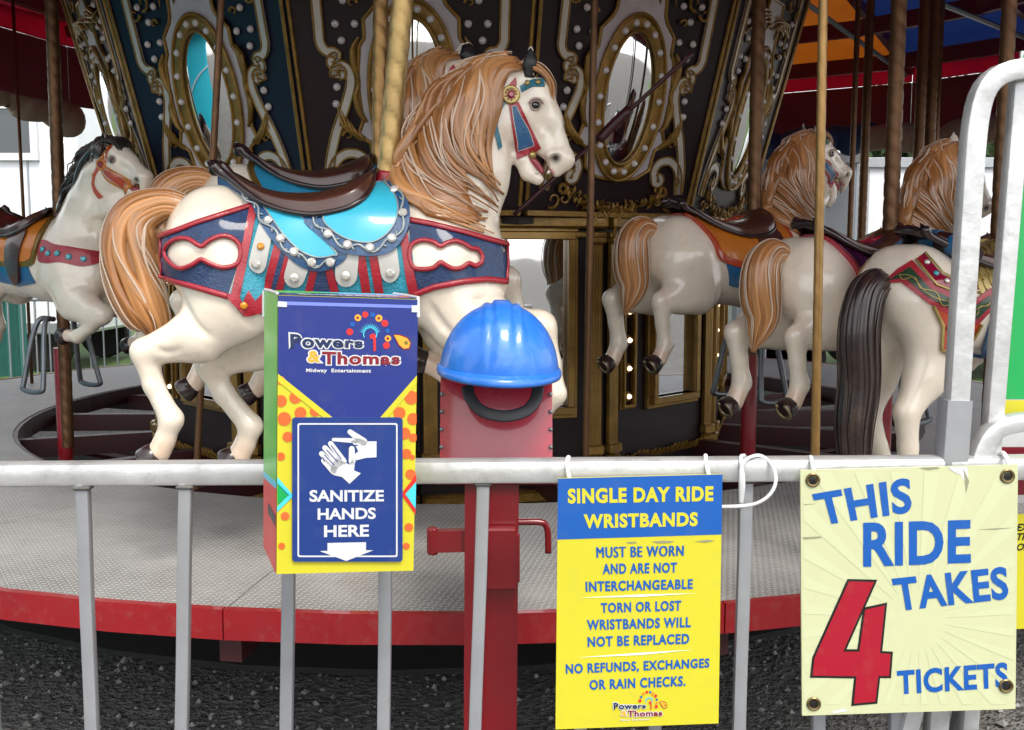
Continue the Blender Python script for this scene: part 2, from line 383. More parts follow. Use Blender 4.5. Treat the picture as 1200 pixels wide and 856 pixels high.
for i in range(NS):
    a0, a1 = 2 * math.pi * (i + .1) / NS, 2 * math.pi * (i + 1.1) / NS; g = .0016
    def pol(r, a, z): return np.array((CX + r * math.cos(a), CY + r * math.sin(a), z))
    mb = MB(); k = 4; aa = np.linspace(a0 + g / 3, a1 - g / 3, k + 1); ro = RO / 1.004
    vs = [pol(ro, q, DECKZ) for q in aa] + [pol(RI_, q, DECKZ) for q in aa]; vs += [v - np.array((0, 0, .012)) for v in vs]; m = k + 1
    fs = [(j, j + 1, m + j + 1, m + j) for j in range(k)] + [(2 * m + j, 3 * m + j, 3 * m + j + 1, 2 * m + j + 1) for j in range(k)]
    fs += [(j, 2 * m + j, 2 * m + j + 1, j + 1) for j in range(k)] + [(m + j, m + j + 1, 3 * m + j + 1, 3 * m + j) for j in range(k)] + [(0, m, 3 * m, 2 * m), (k, 2 * m + k, 3 * m + k, m + k)]
    mb.add(vs, fs); mb.build('deck_plate', 'tread_plate', deck)
    mb = MB(); q = np.linspace(a0 + .0004, a1 - .0004, k + 1); P = [pol(RO, z, DECKZ - .036) for z in q]
    mb.tube(P, 1.0, prof=[(-.012, -.040), (.012, -.040), (.012, .040), (-.012, .040)], upv=(0, 0, 1)); mb.build('rim_channel', 'rim_red', deck)
    mb = MB(); P = [pol(RI_ - .012, z, DECKZ - .055) for z in q]; mb.tube(P, 1.0, prof=[(-.01, -.05), (.01, -.05), (.01, .05), (-.01, .05)], upv=(0, 0, 1)); mb.build('inner_channel', 'under_red', deck)
    mb = MB(); am = a0; d = np.array((math.cos(am), math.sin(am), 0)); mb.box(pol((RO + 1.0) / 2, am, DECKZ - .10), (RO - 1.0 - .06, .06, .1), d, np.cross((0, 0, 1), d)); mb.build('sweep_beam', 'under_red', deck)
    if i % 3 == 0:
        mb = MB(); mb.tube([pol(1.15, am, .10), pol(3.0, am, DECKZ - .16)], .03, 8); mb.build('strut', 'under_red', deck)

CX = HX0
# ------------------------------------------------------------------ centre house
M('board_maroon', '241015', .5, 0, .08, .35, 5, spec=.3); M('board_navy', '10152a', .5, 0, .08, .3, 5, spec=.3); M('board_white', 'c2babc', .45, 0, .2, .25, 6); M('gold_trim', '94702e', .38, .5, .1, .45, 18, bump=.4, bscale=50)
M('ribbon', 'c9c2b6', .42, .1, .2, .25, 10); M('bulb_frost', 'cdc7c4', .22, 0, .6, .1, 20); M('wood_gold', 'a07c3c', .35, .55, .2, .4, 12)
M('lower_dark', '1f0f12', .5, 0, .08, .3, 6, spec=.3)
def mirror_mat(name, col):
    m = bpy.data.materials.new(name); m.use_nodes = True; MATS[name] = m; t = NT(m); b = t.n['Principled BSDF']
    tc = t.new("ShaderNodeTexCoord").outputs['Object']; n = t.noise(5, 5, .6, tc)
    b.inputs['Base Color'].default_value = c4(col); b.inputs['Metallic'].default_value = 1
    t.l.new(t.math('MULTIPLY_ADD', n.outputs['Fac'], .06, .0, clamp=True), b.inputs['Roughness'])
    bp = t.new("ShaderNodeBump"); bp.inputs['Strength'].default_value = .04; bp.inputs['Distance'].default_value = .01; n2 = t.noise(3, 2, .5, tc); t.l.new(n2.outputs['Fac'], bp.inputs['Height']); t.l.new(bp.outputs[0], b.inputs['Normal'])
mirror_mat('mirror', (.82, .83, .84))
A0, ZB, ZT, AT_ = 1.70, 1.68, 3.10, 2.06
U = .00362
_L = math.hypot(AT_ - A0, ZT - ZB); UPY, UPZ = -(AT_ - A0) / _L, (ZT - ZB) / _L
def PP(x, y, w=0.0):
    """panel point: x, y in the trace of the middle panel; local frame: +x along, -y outward."""
    u = x * U; v = (245 - y) * U
    return np.array((u, UPY * v - UPZ * w, UPZ * v + UPY * w))
NRM = np.array((0, -UPZ, UPY))
def half_w(y): v = (245 - y) * U; return (A0 + (AT_ - A0) * v / _L) * math.tan(R(15)) / U
def panel_local():
    """one scenery panel as {part: (mesh, material)}"""
    K = {}
    top, bot = -140, 245
    mb = MB(); hw0, hw1 = half_w(bot) - .6, half_w(top) - .6
    mb.prism([PP(-hw0, bot), PP(hw0, bot), PP(hw1, top), PP(-hw1, top)], -NRM * .03); K['board'] = [(mb, 'BOARD')]
    W = [(0, -60), (30, -60), (36, 0), (40, 8), (54, 23), (54, 43), (60, 52), (64, 90), (60, 136), (66, 152), (52, 160), (48, 185), (30, 196), (0, 200)]
    full = W + [(-x, y) for x, y in W[::-1] if x > 0]
    mb = MB(); mb.prism([PP(x, y, .003) for x, y in full], NRM * .010); K['cartouche'] = [(mb, 'board_white')]
    mb = MB(); mb.tube([PP(x, y, .014) for x, y in densify(full, 6)], .0085, 8, closed=True); K['cartouche_moulding'] = [(mb, 'gold_trim')]
    a = np.linspace(0, 2 * np.pi, 48, endpoint=False); mb = MB()
    E = np.array([PP(44 * math.cos(q), 100 + 90 * math.sin(q), .018) for q in a]); mb.tube(E, .030, 10, flat=.35, closed=True, upv=np.tile(NRM, (48, 1)))
    for rx, ry, r in ((51, 99, .008), (37, 79.5, .007)): mb.tube([PP(rx * math.cos(q), 100 + ry * math.sin(q), .026) for q in a], r, 8, closed=True)
    # carved leaves round the ring
    K['mirror_frame'] = [(mb, 'gold_trim')]
    mb = MB(); mm = MB(); ring = []; k = 8; nseg = 40
    for i in range(k + 1):
        rr = i / k; ring.append([PP(36 * rr * math.cos(q), 100 + 78 * rr * math.sin(q), .016 + .030 * (1 - rr * rr)) for q in np.linspace(0, 2 * np.pi, nseg, endpoint=False)])
    V = [p for r_ in ring for p in r_]; F = [(i * nseg + j, i * nseg + (j + 1) % nseg, (i + 1) * nseg + (j + 1) % nseg, (i + 1) * nseg + j) for i in range(k) for j in range(nseg)]
    mm.add(V, F); K['mirror'] = [(mm, 'MIRROR')]
    def bulb(x, y, w=.006, r=4.5):
        b = MB(); c = PP(x, y, w); b.lathe([(r * U, 0), (r * U * .97, r * U * .35), (r * U * .7, r * U * .75), (r * U * .3, r * U * .95), (.0002, r * U)], c, 12, (1, 0, 0), np.cross(NRM, (1, 0, 0)), NRM); return b
    K['bulb'] = [(bulb(44 * math.cos(q), 100 + 89 * math.sin(q), .026, 4.4), 'bulb_frost') for q in np.linspace(0, 2 * np.pi, 18, endpoint=False)]
    rib = []; gold = []; scr = []
    for sx in (1, -1):
        K['bulb'] += [(bulb(sx * x, y), 'bulb_frost') for x, y in ((76, 3), (62, -14), (90, -16), (64, 28), (86, 28), (80, 46), (88, 97), (90, 116), (74, -40), (92, -46))]
        def spiral(c, r, a0, turns, n=16): return [(c[0] + r * (1 - .75 * i / n) * math.cos(a0 + turns * 2 * math.pi * i / n), c[1] + r * (1 - .75 * i / n) * math.sin(a0 + turns * 2 * math.pi * i / n)) for i in range(n + 1)]
        for path in (crom([(109, -140), (107, -40), (105, 30), (104, 48), (98, 57), (89, 59), (84, 64)], 40).tolist() + spiral((88, 70), 7, R(230), .8)[2:],
                     spiral((84, 82), 7, R(60), -.9)[::-1][:-1] + crom([(88, 76), (80, 73), (73, 80), (72, 95), (80, 120), (92, 150), (101, 185), (103, 214)], 40).tolist(),
                     crom([(102, 214), (96, 186), (82, 173), (66, 174), (58, 184), (60, 196)], 30).tolist() + spiral((66, 196), 6.5, R(170), -.8)[2:]):
            path = np.array(path) * np.array((sx, 1)); P = np.array([PP(x, y, .008) for x, y in path]); m = MB(); t = np.linspace(0, 1, len(P))
            m.tube(P, 1.0, prof=[(-.018, -.006), (.018, -.006), (.018, .006), (-.018, .006)], upv=np.tile(NRM, (len(P), 1))); rib.append((m, 'ribbon'))
            T = np.gradient(P, axis=0); T /= np.linalg.norm(T, axis=1)[:, None]; Q = np.cross(T, NRM)
            for o in (-.0185, .0185): s_ = MB(); s_.tube(P + Q * o + NRM * .006, .0046, 6); scr.append((s_, 'gold_trim'))
        m = MB(); P = crom([PP(sx * x, y, .018) for x, y in ((60, 42), (67, 56), (66, 75), (62, 92), (66, 108), (62, 126), (55, 136))], 30); rr = .008 + .012 * np.abs(np.sin(np.linspace(0, 2 * np.pi, 30))) ; m.tube(P, rr, 10, flat=.7); gold.append((m, 'gold_trim'))
        m = MB()
        for q in range(5): P = crom([PP(sx * (55 + q * 2), 158, .01), PP(sx * (62 + 5 * q), 152 - 3 * q, .022), PP(sx * (70 + 5 * q), 144 - 8 * q, .01)], 8); m.tube(P, np.array((.003, .006, .008, .009, .008, .006, .004, .002)), 6)
        gold.append((m, 'gold_trim'))
    
    for sx in (-1, 1):
        m = MB(); m.tube([PP(sx * (half_w(y) - 4), y, .006) for y in (235, 100, -40, -135)], .009, 6); gold.append((m, 'gold_trim'))
        m = MB(); rr = random.Random(21)
        for cx, cy, r0, tn in ((88, 226, 11, .9), (72, 224, 8, -.9), (96, 200, 7, .8), (96, -8, 9, -.9), (78, -20, 10, .9), (56, -34, 9, -.8), (98, -60, 10, .9), (70, -70, 12, -.9), (66, 6, 6, .8), (84, 140, 7, .9), (78, 152, 6, -.9)):
            P = np.array([PP(sx * x, y, .012) for x, y in spiral((cx, cy), r0, rr.uniform(0, 6.28), tn, 14)]); m.tube(P, np.linspace(.008, .0035, len(P)), 6)
        gold.append((m, 'gold_trim'))
    K['scroll'] = rib; K['scroll_edge'] = scr; K['gilded_leaf'] = gold
    g = MB(); rr = random.Random(11)
    for i in range(150):
        f = rr.random() * 2 - 1; x = 72 * f; y = 236 - 22 * f * f + rr.gauss(0, 4.2); c = PP(x, y, .014 + .012 * rr.random()); an = rr.uniform(0, 6.28); d = np.array((math.cos(an), 0, math.sin(an))) * .016
        g.tube([c - d, c, c + d], np.array((.002, .0085, .002)), 6, flat=.6)
    for sx in (-1, 1):
        for q in range(10): an = q * .62; c = PP(sx * 76, 212, .015) + np.array((math.cos(an), 0, math.sin(an))) * .018; g.ball(c, .010, 8)
    K['garland'] = [(g, 'gold_trim')]
    g = MB()
    for sx in (-1, 1):
        for q in range(9): P = crom([PP(sx * 8 * (q % 3), -22 - 3 * q, .01), PP(sx * (18 + 6 * q), -26 - 4 * (q % 4), .03), PP(sx * (26 + 8 * q), -12 - 9 * (q % 3), .012)], 9); g.tube(P, .009 * np.sin(np.linspace(.3, 2.9, 9)), 6)
    K['crest'] = [(g, 'gold_trim')]
    mb = MB(); mb.box(PP(0, 243, .012), (2 * hw0 * U * .985, .03, .022)); m2 = MB(); m2.box(PP(0, -136, .014), (2 * hw1 * U * .985, .034, .04)); K['rail_moulding'] = [(mb, 'gold_trim'), (m2, 'gold_trim')]
    return K
PK = panel_local(); _first = None
DESC = {-3: None, 0: 'scenery panel behind the foremost horse and its gold pole, maroon with oval mirror', -1: 'scenery panel above the left horse with tall oval mirror showing turquoise', 1: 'scenery panel right of the foremost horse head, crossed by a dark red rod',
        2: 'slanting scenery panel at the right end of the centre house above the leaping horse', -2: 'slanting scenery panel at the left end of the centre house beside the dark pole'}
protos = {}
def placed(name, K, phi, base_a, z, label, cat, group, boards):
    c, s = math.cos(phi), math.sin(phi); loc = (CX + s * base_a, CY - c * base_a, z)
    t = thing(name, label, cat, loc, group); t.rotation_euler = (0, 0, phi); t['_off'] = (0, 0, 0)
    key = name
    if key not in protos:
        protos[key] = []
        for nm, lst in K.items():
            for mb, m in lst:
                o = mb.build(nm, None, t, angle=35); o.data.materials.append(None); protos[key].append((o, m))
        src = [(o, m) for o, m in protos[key]]
    else:
        src = []
        for o, m in protos[key]:
            q = o.copy(); COL.objects.link(q); q.parent = t; src.append((q, m))
    for o, m in src: o.material_slots[0].link = 'OBJECT'; o.material_slots[0].material = MATS[boards.get(m, m)]
    return t
for i in (-2, -1, 0, 1, 2, 3, -3, 4, -4):
    placed('scenery_panel', PK, R(30 * i), A0, ZB, DESC.get(i) or 'scenery panel on the far side of the centre house', 'panel', 'scenery panels round the centre house', {'BOARD': 'board_navy' if i == -1 else 'board_maroon', 'MIRROR': 'mirror'})
# lower stage: mirrored facets with lit bulbs
M('lamp_warm', 'ffe2b8', .3, emit=1.6, var=0)
def lower_local():
    K = {}; hw = 1.62 * math.tan(R(15)) - .002; H = ZB - .10
    mb = MB(); mb.prism([(-hw, 0, 0), (hw, 0, 0), (hw, 0, H), (-hw, 0, H)], (0, .03, 0)); K['board'] = [(mb, 'lower_dark')]
    def frame(x0, x1, z0, z1, w, d, m):
        out = MB()
        for lay, (ww, dd) in enumerate(((w, d * .5), (w * .62, d), (w * .25, d * .7))):
            i = w - ww if lay else 0; i *= .5
            P = [(x0 + i, 0, z0 + i), (x1 - i, 0, z0 + i), (x1 - i, 0, z1 - i), (x0 + i, 0, z1 - i)]
            for (a, b) in zip(P, P[1:] + P[:1]):
                a, b = np.array(a), np.array(b); mid = (a + b) / 2; L = np.linalg.norm(b - a) + ww * .98 + .0007 * lay; X = (b - a) / np.linalg.norm(b - a); Z = np.cross(X, (0, 1, 0)); out.box(mid + np.array((0, -dd / 2 - .001 * lay, 0)), (L - (ww * 1.96 if X[0] == 0 else 0), dd, ww), X, (0, 1, 0), Z, bev=.003)
        return out
    z0, z1 = DECKZ - .55, 0; zb = .62
    K['mirror_frame'] = [(frame(-.10, .27, zb + .06, 1.50, .055, .05, None), 'wood_gold')]
    mb = MB(); mb.prism([(-.08, -.008, zb + .08), (.25, -.008, zb + .08), (.25, -.008, 1.48), (-.08, -.008, 1.48)], (0, .004, 0)); K['mirror'] = [(mb, 'MIRROR')]
    K['lamp_strip'] = [(frame(-.315, -.225, zb + .06, 1.40, .022, .03, None), 'wood_gold')]
    K['lamp_socket'] = []; K['lamp'] = []
    for k in range(5):
        z = .73 + .135 * k; b = MB(); b.lathe([(.026, 0), (.026, .010), (.018, .016), (.014, .017)], (-.27, -.002, z), 16, (1, 0, 0), (0, 0, 1), (0, -1, 0)); K['lamp_socket'].append((b, 'wood_gold'))
        b = MB(); b.lathe([(.010, .012), (.012, .018), (.010, .026), (.006, .031), (.0003, .033)], (-.27, -.002, z), 14, (1, 0, 0), (0, 0, 1), (0, -1, 0)); K['lamp'].append((b, 'lamp_warm'))
    K['pilaster'] = []
    for x in (-hw + .04, hw - .05):
        pil = MB(); K['pilaster'].append((pil, 'wood_gold'))
        for q in range(4): pil.box((x + .013 * (q - 1.5), -.016, .98), (.009, .028, .92), bev=.003)
        pil.box((x, -.018, .975), (.062, .02, .96)); pil.box((x, -.028, .50), (.085, .05, .05), bev=.008); pil.box((x, -.024, .44), (.10, .04, .06), bev=.01); pil.box((x, -.03, 1.47), (.08, .055, .035), bev=.008)
        P = crom([(x - .02, -.03, 1.46), (x - .025, -.05, 1.54), (x + .005, -.06, 1.60), (x + .035, -.055, 1.575), (x + .03, -.05, 1.545), (x + .012, -.05, 1.55)], 24); pil.tube(P, .009, 8)
    mb = MB(); mb.box((0, -.03, H - .03), (2 * hw, .06, .055), bev=.01); mb.box((0, -.018, H - .085), (2 * hw, .035, .03), bev=.006); mb.box((0, -.03, .30), (2 * hw, .07, .06), bev=.012)
    rr = random.Random(4)
    for k in range(26): x = -hw + .03 + (2 * hw - .06) * k / 25; P = crom([(x - .012, -.03, .42), (x, -.045, .45 + .02 * rr.random()), (x + .012, -.03, .42)], 6); mb.tube(P, .006, 6)
    K['cornice'] = [(q, 'gold_trim') for q in mb.split() if len(q.v) > 30 or True][:8] if False else [(mb, 'gold_trim')]
    return K
LK = lower_local()
LD = {0: 'lower mirrored facet behind the hard hat, gold framed', 1: 'lower mirrored facet with five lit bulbs under the leaping horse', -1: 'lower mirrored facet behind the foremost horse hind legs', -2: 'lower facet at the left end of the centre house', 2: 'lower facet at the right end of the centre house, seen edge on'}
for i in (-3, -2, -1, 0, 1, 2, 3, -4): placed('mirrored_facet', LK, R(30 * i + 15), 1.62, .10, LD.get(i) or 'lower mirrored facet on the far side of the centre house', 'facet', 'lower facets of the centre house', {'MIRROR': 'mirror'})
core = thing('centre_drum', 'dark drum and cornice inside the carousel centre house', 'drum', (CX, CY, 0))
mb = MB(); mb.lathe([(1.52, .02), (1.52, 1.60), (1.70, 1.64), (1.70, 1.672), (1.2, 1.68), (1.4, 3.2)], (CX, CY, 0), 12, (math.cos(R(15)), math.sin(R(15)), 0), (-math.sin(R(15)), math.cos(R(15)), 0)); mb.build('drum', 'lower_dark', core)
M('shade_black', (.012, .012, .012), .8, var=.4, scale=6)
mb = MB(); mb.lathe([(1.50, .10), (2.9, .10), (2.9, .12), (1.50, .125)], (CX, CY, 0), 36); mb.build('shade_disc', 'shade_black', core)  # added black disc, darkens the void inside the deck ring as shade would

# ------------------------------------------------------------------ roof: sweeps, canvas, rounding boards
M('canvas_blue', '1a3270', .8, var=.2, scale=3, trans=.18); M('canvas_orange', 'b86016', .8, var=.2, scale=3, trans=.22); M('canvas_red', '7a1a2a', .8, var=.2, scale=3, trans=.25)
M('fascia_red', '7a0d18', .5, 0, .2, .25, 4); M('fascia_pink', 'c23a5c', .8, var=.15, scale=3, trans=.7); M('beam_red', '6d1018', .45, 0, .3, .3, 5); M('galv', '8d9093', .42, .7, 0, .25, 9)
M('tarp_cream', 'a08470', .75, var=.3, scale=5, bump=.3, bscale=12); M('tarp_blue', '1d3560', .7, var=.3, scale=5, bump=.3, bscale=12)
HX, HYc = CX, CY; CX, CY = .8, 6.8
roof = thing('carousel_canopy', 'striped canvas canopy on red sweeps over the carousel', 'canopy', (CX, CY, 2.7))
RE, ZE, ZA, NG = 4.9, 3.42, 4.9, 20
for i in range(NG):
    a0, a1 = 2 * math.pi * (i - .28) / NG, 2 * math.pi * (i + .72) / NG; mb = MB(); ks = 6
    P = lambda r, a: np.array((CX + r * math.cos(a), CY + r * math.sin(a), ZE + (ZA - ZE) * (1 - r / RE) - .10 * math.sin(math.pi * r / RE)))
    V = []; 
    for j in range(ks + 1):
        for q in (0, .5, 1): p = P(RE * (1 - .97 * j / ks), a0 + (a1 - a0) * q); p[2] -= .05 * (q == .5) * (1 - j / ks); V.append(p)
    mb.add(V, [(j * 3 + q, j * 3 + q + 1, j * 3 + 4 + q, j * 3 + 3 + q) for j in range(ks) for q in range(2)]); mb.build('canvas_gore', 'canvas_red' if i in (7, 8, 9, 10) else ('canvas_orange' if i % 4 == 3 else 'canvas_blue'), roof, smooth=True)
    d = np.array((math.cos(a0), math.sin(a0), 0)); mb = MB(); p0, p1 = P(.3, a0) - np.array((0, 0, .12)), P(RE - .05, a0) - np.array((0, 0, .10)); mb.tube([p0, p1], 1, prof=[(-.03, -.045), (.03, -.045), (.03, .045), (-.03, .045)], upv=(0, 0, 1)); mb.build('sweep', 'beam_red', roof)
    mb = MB(); mb.tube([P(RE - .2, a0) - np.array((0, 0, .2)), P(RE * .45, a0) - np.array((0, 0, .55)), P(RE * .45, a0) - np.array((0, 0, .1))], .022, 6); mb.build('brace', 'galv', roof)
    q0, q1 = [np.array((CX + (RE - .02) * math.cos(a), CY + (RE - .02) * math.sin(a), 0)) for a in (a0, a1)]; X = (q1 - q0) / np.linalg.norm(q1 - q0); L = np.linalg.norm(q1 - q0); Nn = np.cross(X, (0, 0, 1))
    mb = MB(); mb.box((q0 + q1) / 2 + np.array((0, 0, 2.98)), (L * .995, .03, .48), X, np.cross((0, 0, 1), X), bev=.008); mb.build('rounding_board', 'fascia_red', roof)
    mb = MB(); mb.box((q0 + q1) / 2 + np.array((0, 0, 3.33)), (L * .995, .012, .21), X, np.cross((0, 0, 1), X)); mb.build('valance', 'fascia_pink', roof)
    q2, q3 = [np.array((CX + 3.5 * math.cos(a), CY + 3.5 * math.sin(a), 3.52)) for a in (a0, a1)]; mb = MB(); mb.tube([q2, q3], 1, prof=[(-.03, -.07), (.03, -.07), (.03, .07), (-.03, .07)], upv=(0, 0, 1)); mb.build('ring_beam', 'beam_red', roof)
    q2, q3 = [np.array((CX + 4.45 * math.cos(a), CY + 4.45 * math.sin(a), 3.36)) for a in (a0, a1)]; mb = MB(); mb.tube([q2, q3], 1, prof=[(-.03, -.07), (.03, -.07), (.03, .07), (-.03, .07)], upv=(0, 0, 1)); mb.build('ring_beam', 'beam_red', roof)
CX, CY = HX, HYc
# rolled side curtains hanging at the far eave
def roll_tarp(pts, rad, m, label, seed):
    rr = random.Random(seed); P = crom(pts, 60); t = np.linspace(0, 1, 60); mb = MB(); r = rad * (1 + .10 * np.sin(t * 13 + seed) + .05 * np.sin(t * 41)); P = P + np.stack([0 * t, .02 * np.sin(t * 31), .025 * np.sin(t * 17 + seed)], 1); mb.tube(P, r, 16, flat=1.0)
    return obj1('rolled_tarp', mb, m, label, 'tarp', P[0], 'rolled tarps along the far eave', smooth=True)
roll_tarp([at(905, 172, 9.9), at(960, 166, 10.0), at(1020, 160, 10.0)], .13, 'tarp_blue', 'dark blue rolled tarp under the far eave, right of the centre house', 3)
roll_tarp([at(1014, 160, 9.9), at(1090, 164, 9.6), at(1150, 150, 9.2), at(1230, 132, 8.8)], .12, 'tarp_cream', 'cream brown rolled tarp hanging under the far eave, behind the gate', 5)
roll_tarp([at(-30, 92, 8.0), at(30, 118, 8.4), at(85, 140, 8.8)], .13, 'tarp_cream', 'cream brown rolled tarp under the far eave at far left', 8)
# loose poles
def freepole(px0, px1, y1, Y, r, m, label, ztop=None):
    p0, p1 = at(px1, y1, Y), at(px0, -70, Y); p0 = p0 + (p1 - p0) * ((DECKZ - p0[2]) / (p1[2] - p0[2])); mb = MB(); pole_mesh(mb, p0, p1, r, amp=.09)
    return obj1('brass_pole', mb, m, label, 'pole', p0, 'free standing poles on the deck', smooth=True)
freepole(966, 955, 540, 3.0, .0135, 'brass_pole', 'thin brass rod in front of the leaping horses, left of the gate')
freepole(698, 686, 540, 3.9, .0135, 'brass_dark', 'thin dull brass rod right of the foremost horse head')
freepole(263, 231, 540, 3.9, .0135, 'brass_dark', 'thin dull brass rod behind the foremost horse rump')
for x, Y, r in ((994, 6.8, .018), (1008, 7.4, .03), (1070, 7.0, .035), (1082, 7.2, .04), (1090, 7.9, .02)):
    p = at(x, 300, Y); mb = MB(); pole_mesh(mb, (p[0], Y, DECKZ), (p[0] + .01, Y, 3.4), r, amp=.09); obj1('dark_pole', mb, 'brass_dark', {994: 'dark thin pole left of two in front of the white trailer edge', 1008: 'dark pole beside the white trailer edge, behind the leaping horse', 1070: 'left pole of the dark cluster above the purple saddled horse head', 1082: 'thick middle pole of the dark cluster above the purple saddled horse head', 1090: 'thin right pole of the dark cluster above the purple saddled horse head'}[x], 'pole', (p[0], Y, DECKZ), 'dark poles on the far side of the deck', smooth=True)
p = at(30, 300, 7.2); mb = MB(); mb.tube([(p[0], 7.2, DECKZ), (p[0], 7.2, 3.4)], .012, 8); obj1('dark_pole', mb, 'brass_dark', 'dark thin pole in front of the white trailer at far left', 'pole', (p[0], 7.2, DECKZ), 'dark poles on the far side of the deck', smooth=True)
mb = MB(); P = [at(812, 62, 3.95), at(715, 150, 4.0), at(602, 252, 3.9)]; P = crom(P, 24); mb.tube(P, .0085, 8); mb.tube(crom([at(738, 128, 3.98), at(715, 150, 3.98), at(702, 164, 3.98)], 10), .02, 10)
obj1('tie_rod', mb, 'under_red', 'dark red rod slanting across the oval mirror panel right of the horse head', 'rod', P[0], smooth=True)

# ------------------------------------------------------------------ beyond the carousel
M('trailer_white', 'dfe2e6', .35, 0, .3, .06, 3, dirt=.2, dirtcol=(.5, .48, .45), dscale=2); M('trailer_grey', '9aa0a6', .4, .2, 0, .15, 3); M('window_glass', '2a3134', .08, .1, 1.0, .1); M('frame_white', 'd4d7da', .4); M('alu_trim', 'a9adb0', .38, .7, 0, .2, 8)
def trailer(label, x0, x1, Y, z0, z1, depth, group, windows=(), doors=(), grey=False):
    t = thing('box_trailer', label, 'trailer', ((x0 + x1) / 2, Y, 0), group); m = MB(); m.box(((x0 + x1) / 2, Y + depth / 2, (z0 + z1) / 2), (x1 - x0, depth, z1 - z0), bev=.04); m.build('body', 'trailer_grey' if grey else 'trailer_white', t)
    m = MB(); m.box(((x0 + x1) / 2, Y - .02, z1 - .05), (x1 - x0 + .04, .05, .12), bev=.01); m.box(((x0 + x1) / 2, Y - .02, z0 + .08), (x1 - x0 + .04, .05, .14), bev=.01); m.builds('edge_rail', 'alu_trim', t)
    m = MB(); n = int((x1 - x0) / .6)
    for i in range(1, n): m.box((x0 + (x1 - x0) * i / n, Y - .004, (z0 + z1) / 2), (.025, .012, z1 - z0 - .3))
    m.builds('panel_seam', 'trailer_grey' if not grey else 'alu_trim', t)
    for (a, b, c, d) in windows:
        f = MB(); w = .09
        for bx in (((a + b) / 2, c - w / 2, b - a + 2 * w, w), ((a + b) / 2, d + w / 2, b - a + 2 * w, w)): f.box((bx[0], Y - .03, bx[1]), (bx[2], .06, bx[3]))
        for x in (a - w / 2, b + w / 2): f.box((x, Y - .03, (c + d) / 2), (w, .058, d - c - .004))
        fo = f.build('window', 'frame_white', t); g = MB(); g.box(((a + b) / 2, Y - .012, (c + d) / 2), (b - a, .012, d - c)); g.build('pane', 'window_glass', fo)
    for (a, b, c, d) in doors:
        f = MB(); f.box(((a + b) / 2, Y - .022, (c + d) / 2), (b - a, .05, d - c), bev=.01); do = f.build('door', 'trailer_grey', t); h = MB(); h.tube([(a + .08, Y - .06, c + .3), (a + .08, Y - .06, d - .3)], .02, 8); h.build('lock_rod', 'alu_trim', do)
    m = MB()
    for x in (x0 + .6, x1 - .6):
        for yy in (Y + .25, Y + depth - .25): m.lathe([(.1, -.1), (.34, -.1), (.36, -.05), (.36, .05), (.34, .1), (.1, .1)], (x, yy, .36), 22, (1, 0, 0), (0, 0, 1), (0, 1, 0))
    m.builds('wheel', 'dark_iron', t); return t
def X_at(px, Y): return at(px, 300, Y)[0]
def Z_at(py, Y): return at(600, py, Y)[2]
Y = 13.0
trailer('white trailer with a dark window behind the left horse', X_at(-420, Y), X_at(95, Y), Y, .5, 4.2, 2.4, 'trailers parked beyond the carousel', windows=[(X_at(-60, Y), X_at(44, Y), Z_at(180, Y), Z_at(128, Y))])
Y = 12.0
trailer('white box trailer behind the right horses and the gate', X_at(1012, Y), X_at(1700, Y), Y, .5, Z_at(186, Y), 2.4, 'trailers parked beyond the carousel')
Y = 11.2
trailer('grey trailer with doors seen between the centre house and the leaping horse head', X_at(860, Y), X_at(1005, Y), Y, .5, Z_at(180, Y), 2.4, 'trailers parked beyond the carousel', doors=[(X_at(905, Y), X_at(948, Y), .7, Z_at(200, Y)), (X_at(952, Y), X_at(998, Y), .7, Z_at(200, Y))], grey=True)
M('tarp_teal', '2f6a62', .7, var=.25, scale=4, bump=.3, bscale=8)
mb = MB(); Yb = 11.4; n = 40; xs = np.linspace(X_at(-90, Yb), X_at(26, Yb), n); V = [(x, Yb + .05 * math.sin(i * 1.3), z) for z in (.15, Z_at(330, Yb)) for i, x in enumerate(xs)]; mb.add(V, [(i, i + 1, n + i + 1, n + i) for i in range(n - 1)]); mb.prism([(xs[0], Yb + .1, Z_at(330, Yb)), (xs[-1], Yb + .1, Z_at(330, Yb)), (xs[-1], Yb - .1, Z_at(330, Yb)), (xs[0], Yb - .1, Z_at(330, Yb))], (0, 0, .03)); obj1('canvas_screen', mb, 'tarp_teal', 'teal canvas screen low behind the left horse', 'screen', (xs[0], Yb, 0))
# far barrier fences
def barrier(x0, x1, Y, label):
    t = thing('crowd_barrier', label, 'barrier', ((x0 + x1) / 2, Y, 0), 'crowd barriers beyond the carousel'); m = MB(); m.tube([(x0, Y, 1.05), (x1, Y, 1.05)], .022, 8); m.build('rail', 'alu_trim', t); m = MB(); m.tube([(x0, Y, .15), (x1, Y, .15)], .018, 8); m.build('rail', 'alu_trim', t)
    n = int((x1 - x0) / .13)
    for i in range(n + 1): x = x0 + (x1 - x0) * i / n; m = MB(); m.tube([(x, Y, .16), (x, Y, 1.04)], .009, 6); m.build('bar', 'alu_trim', t)
barrier(X_at(-10, 10.6), X_at(165, 10.6), 10.6, 'grey crowd barrier behind the left horse, beyond the deck')
barrier(X_at(815, 10.4), X_at(900, 10.4), 10.4, 'grey crowd barrier on the grass right of the centre house')
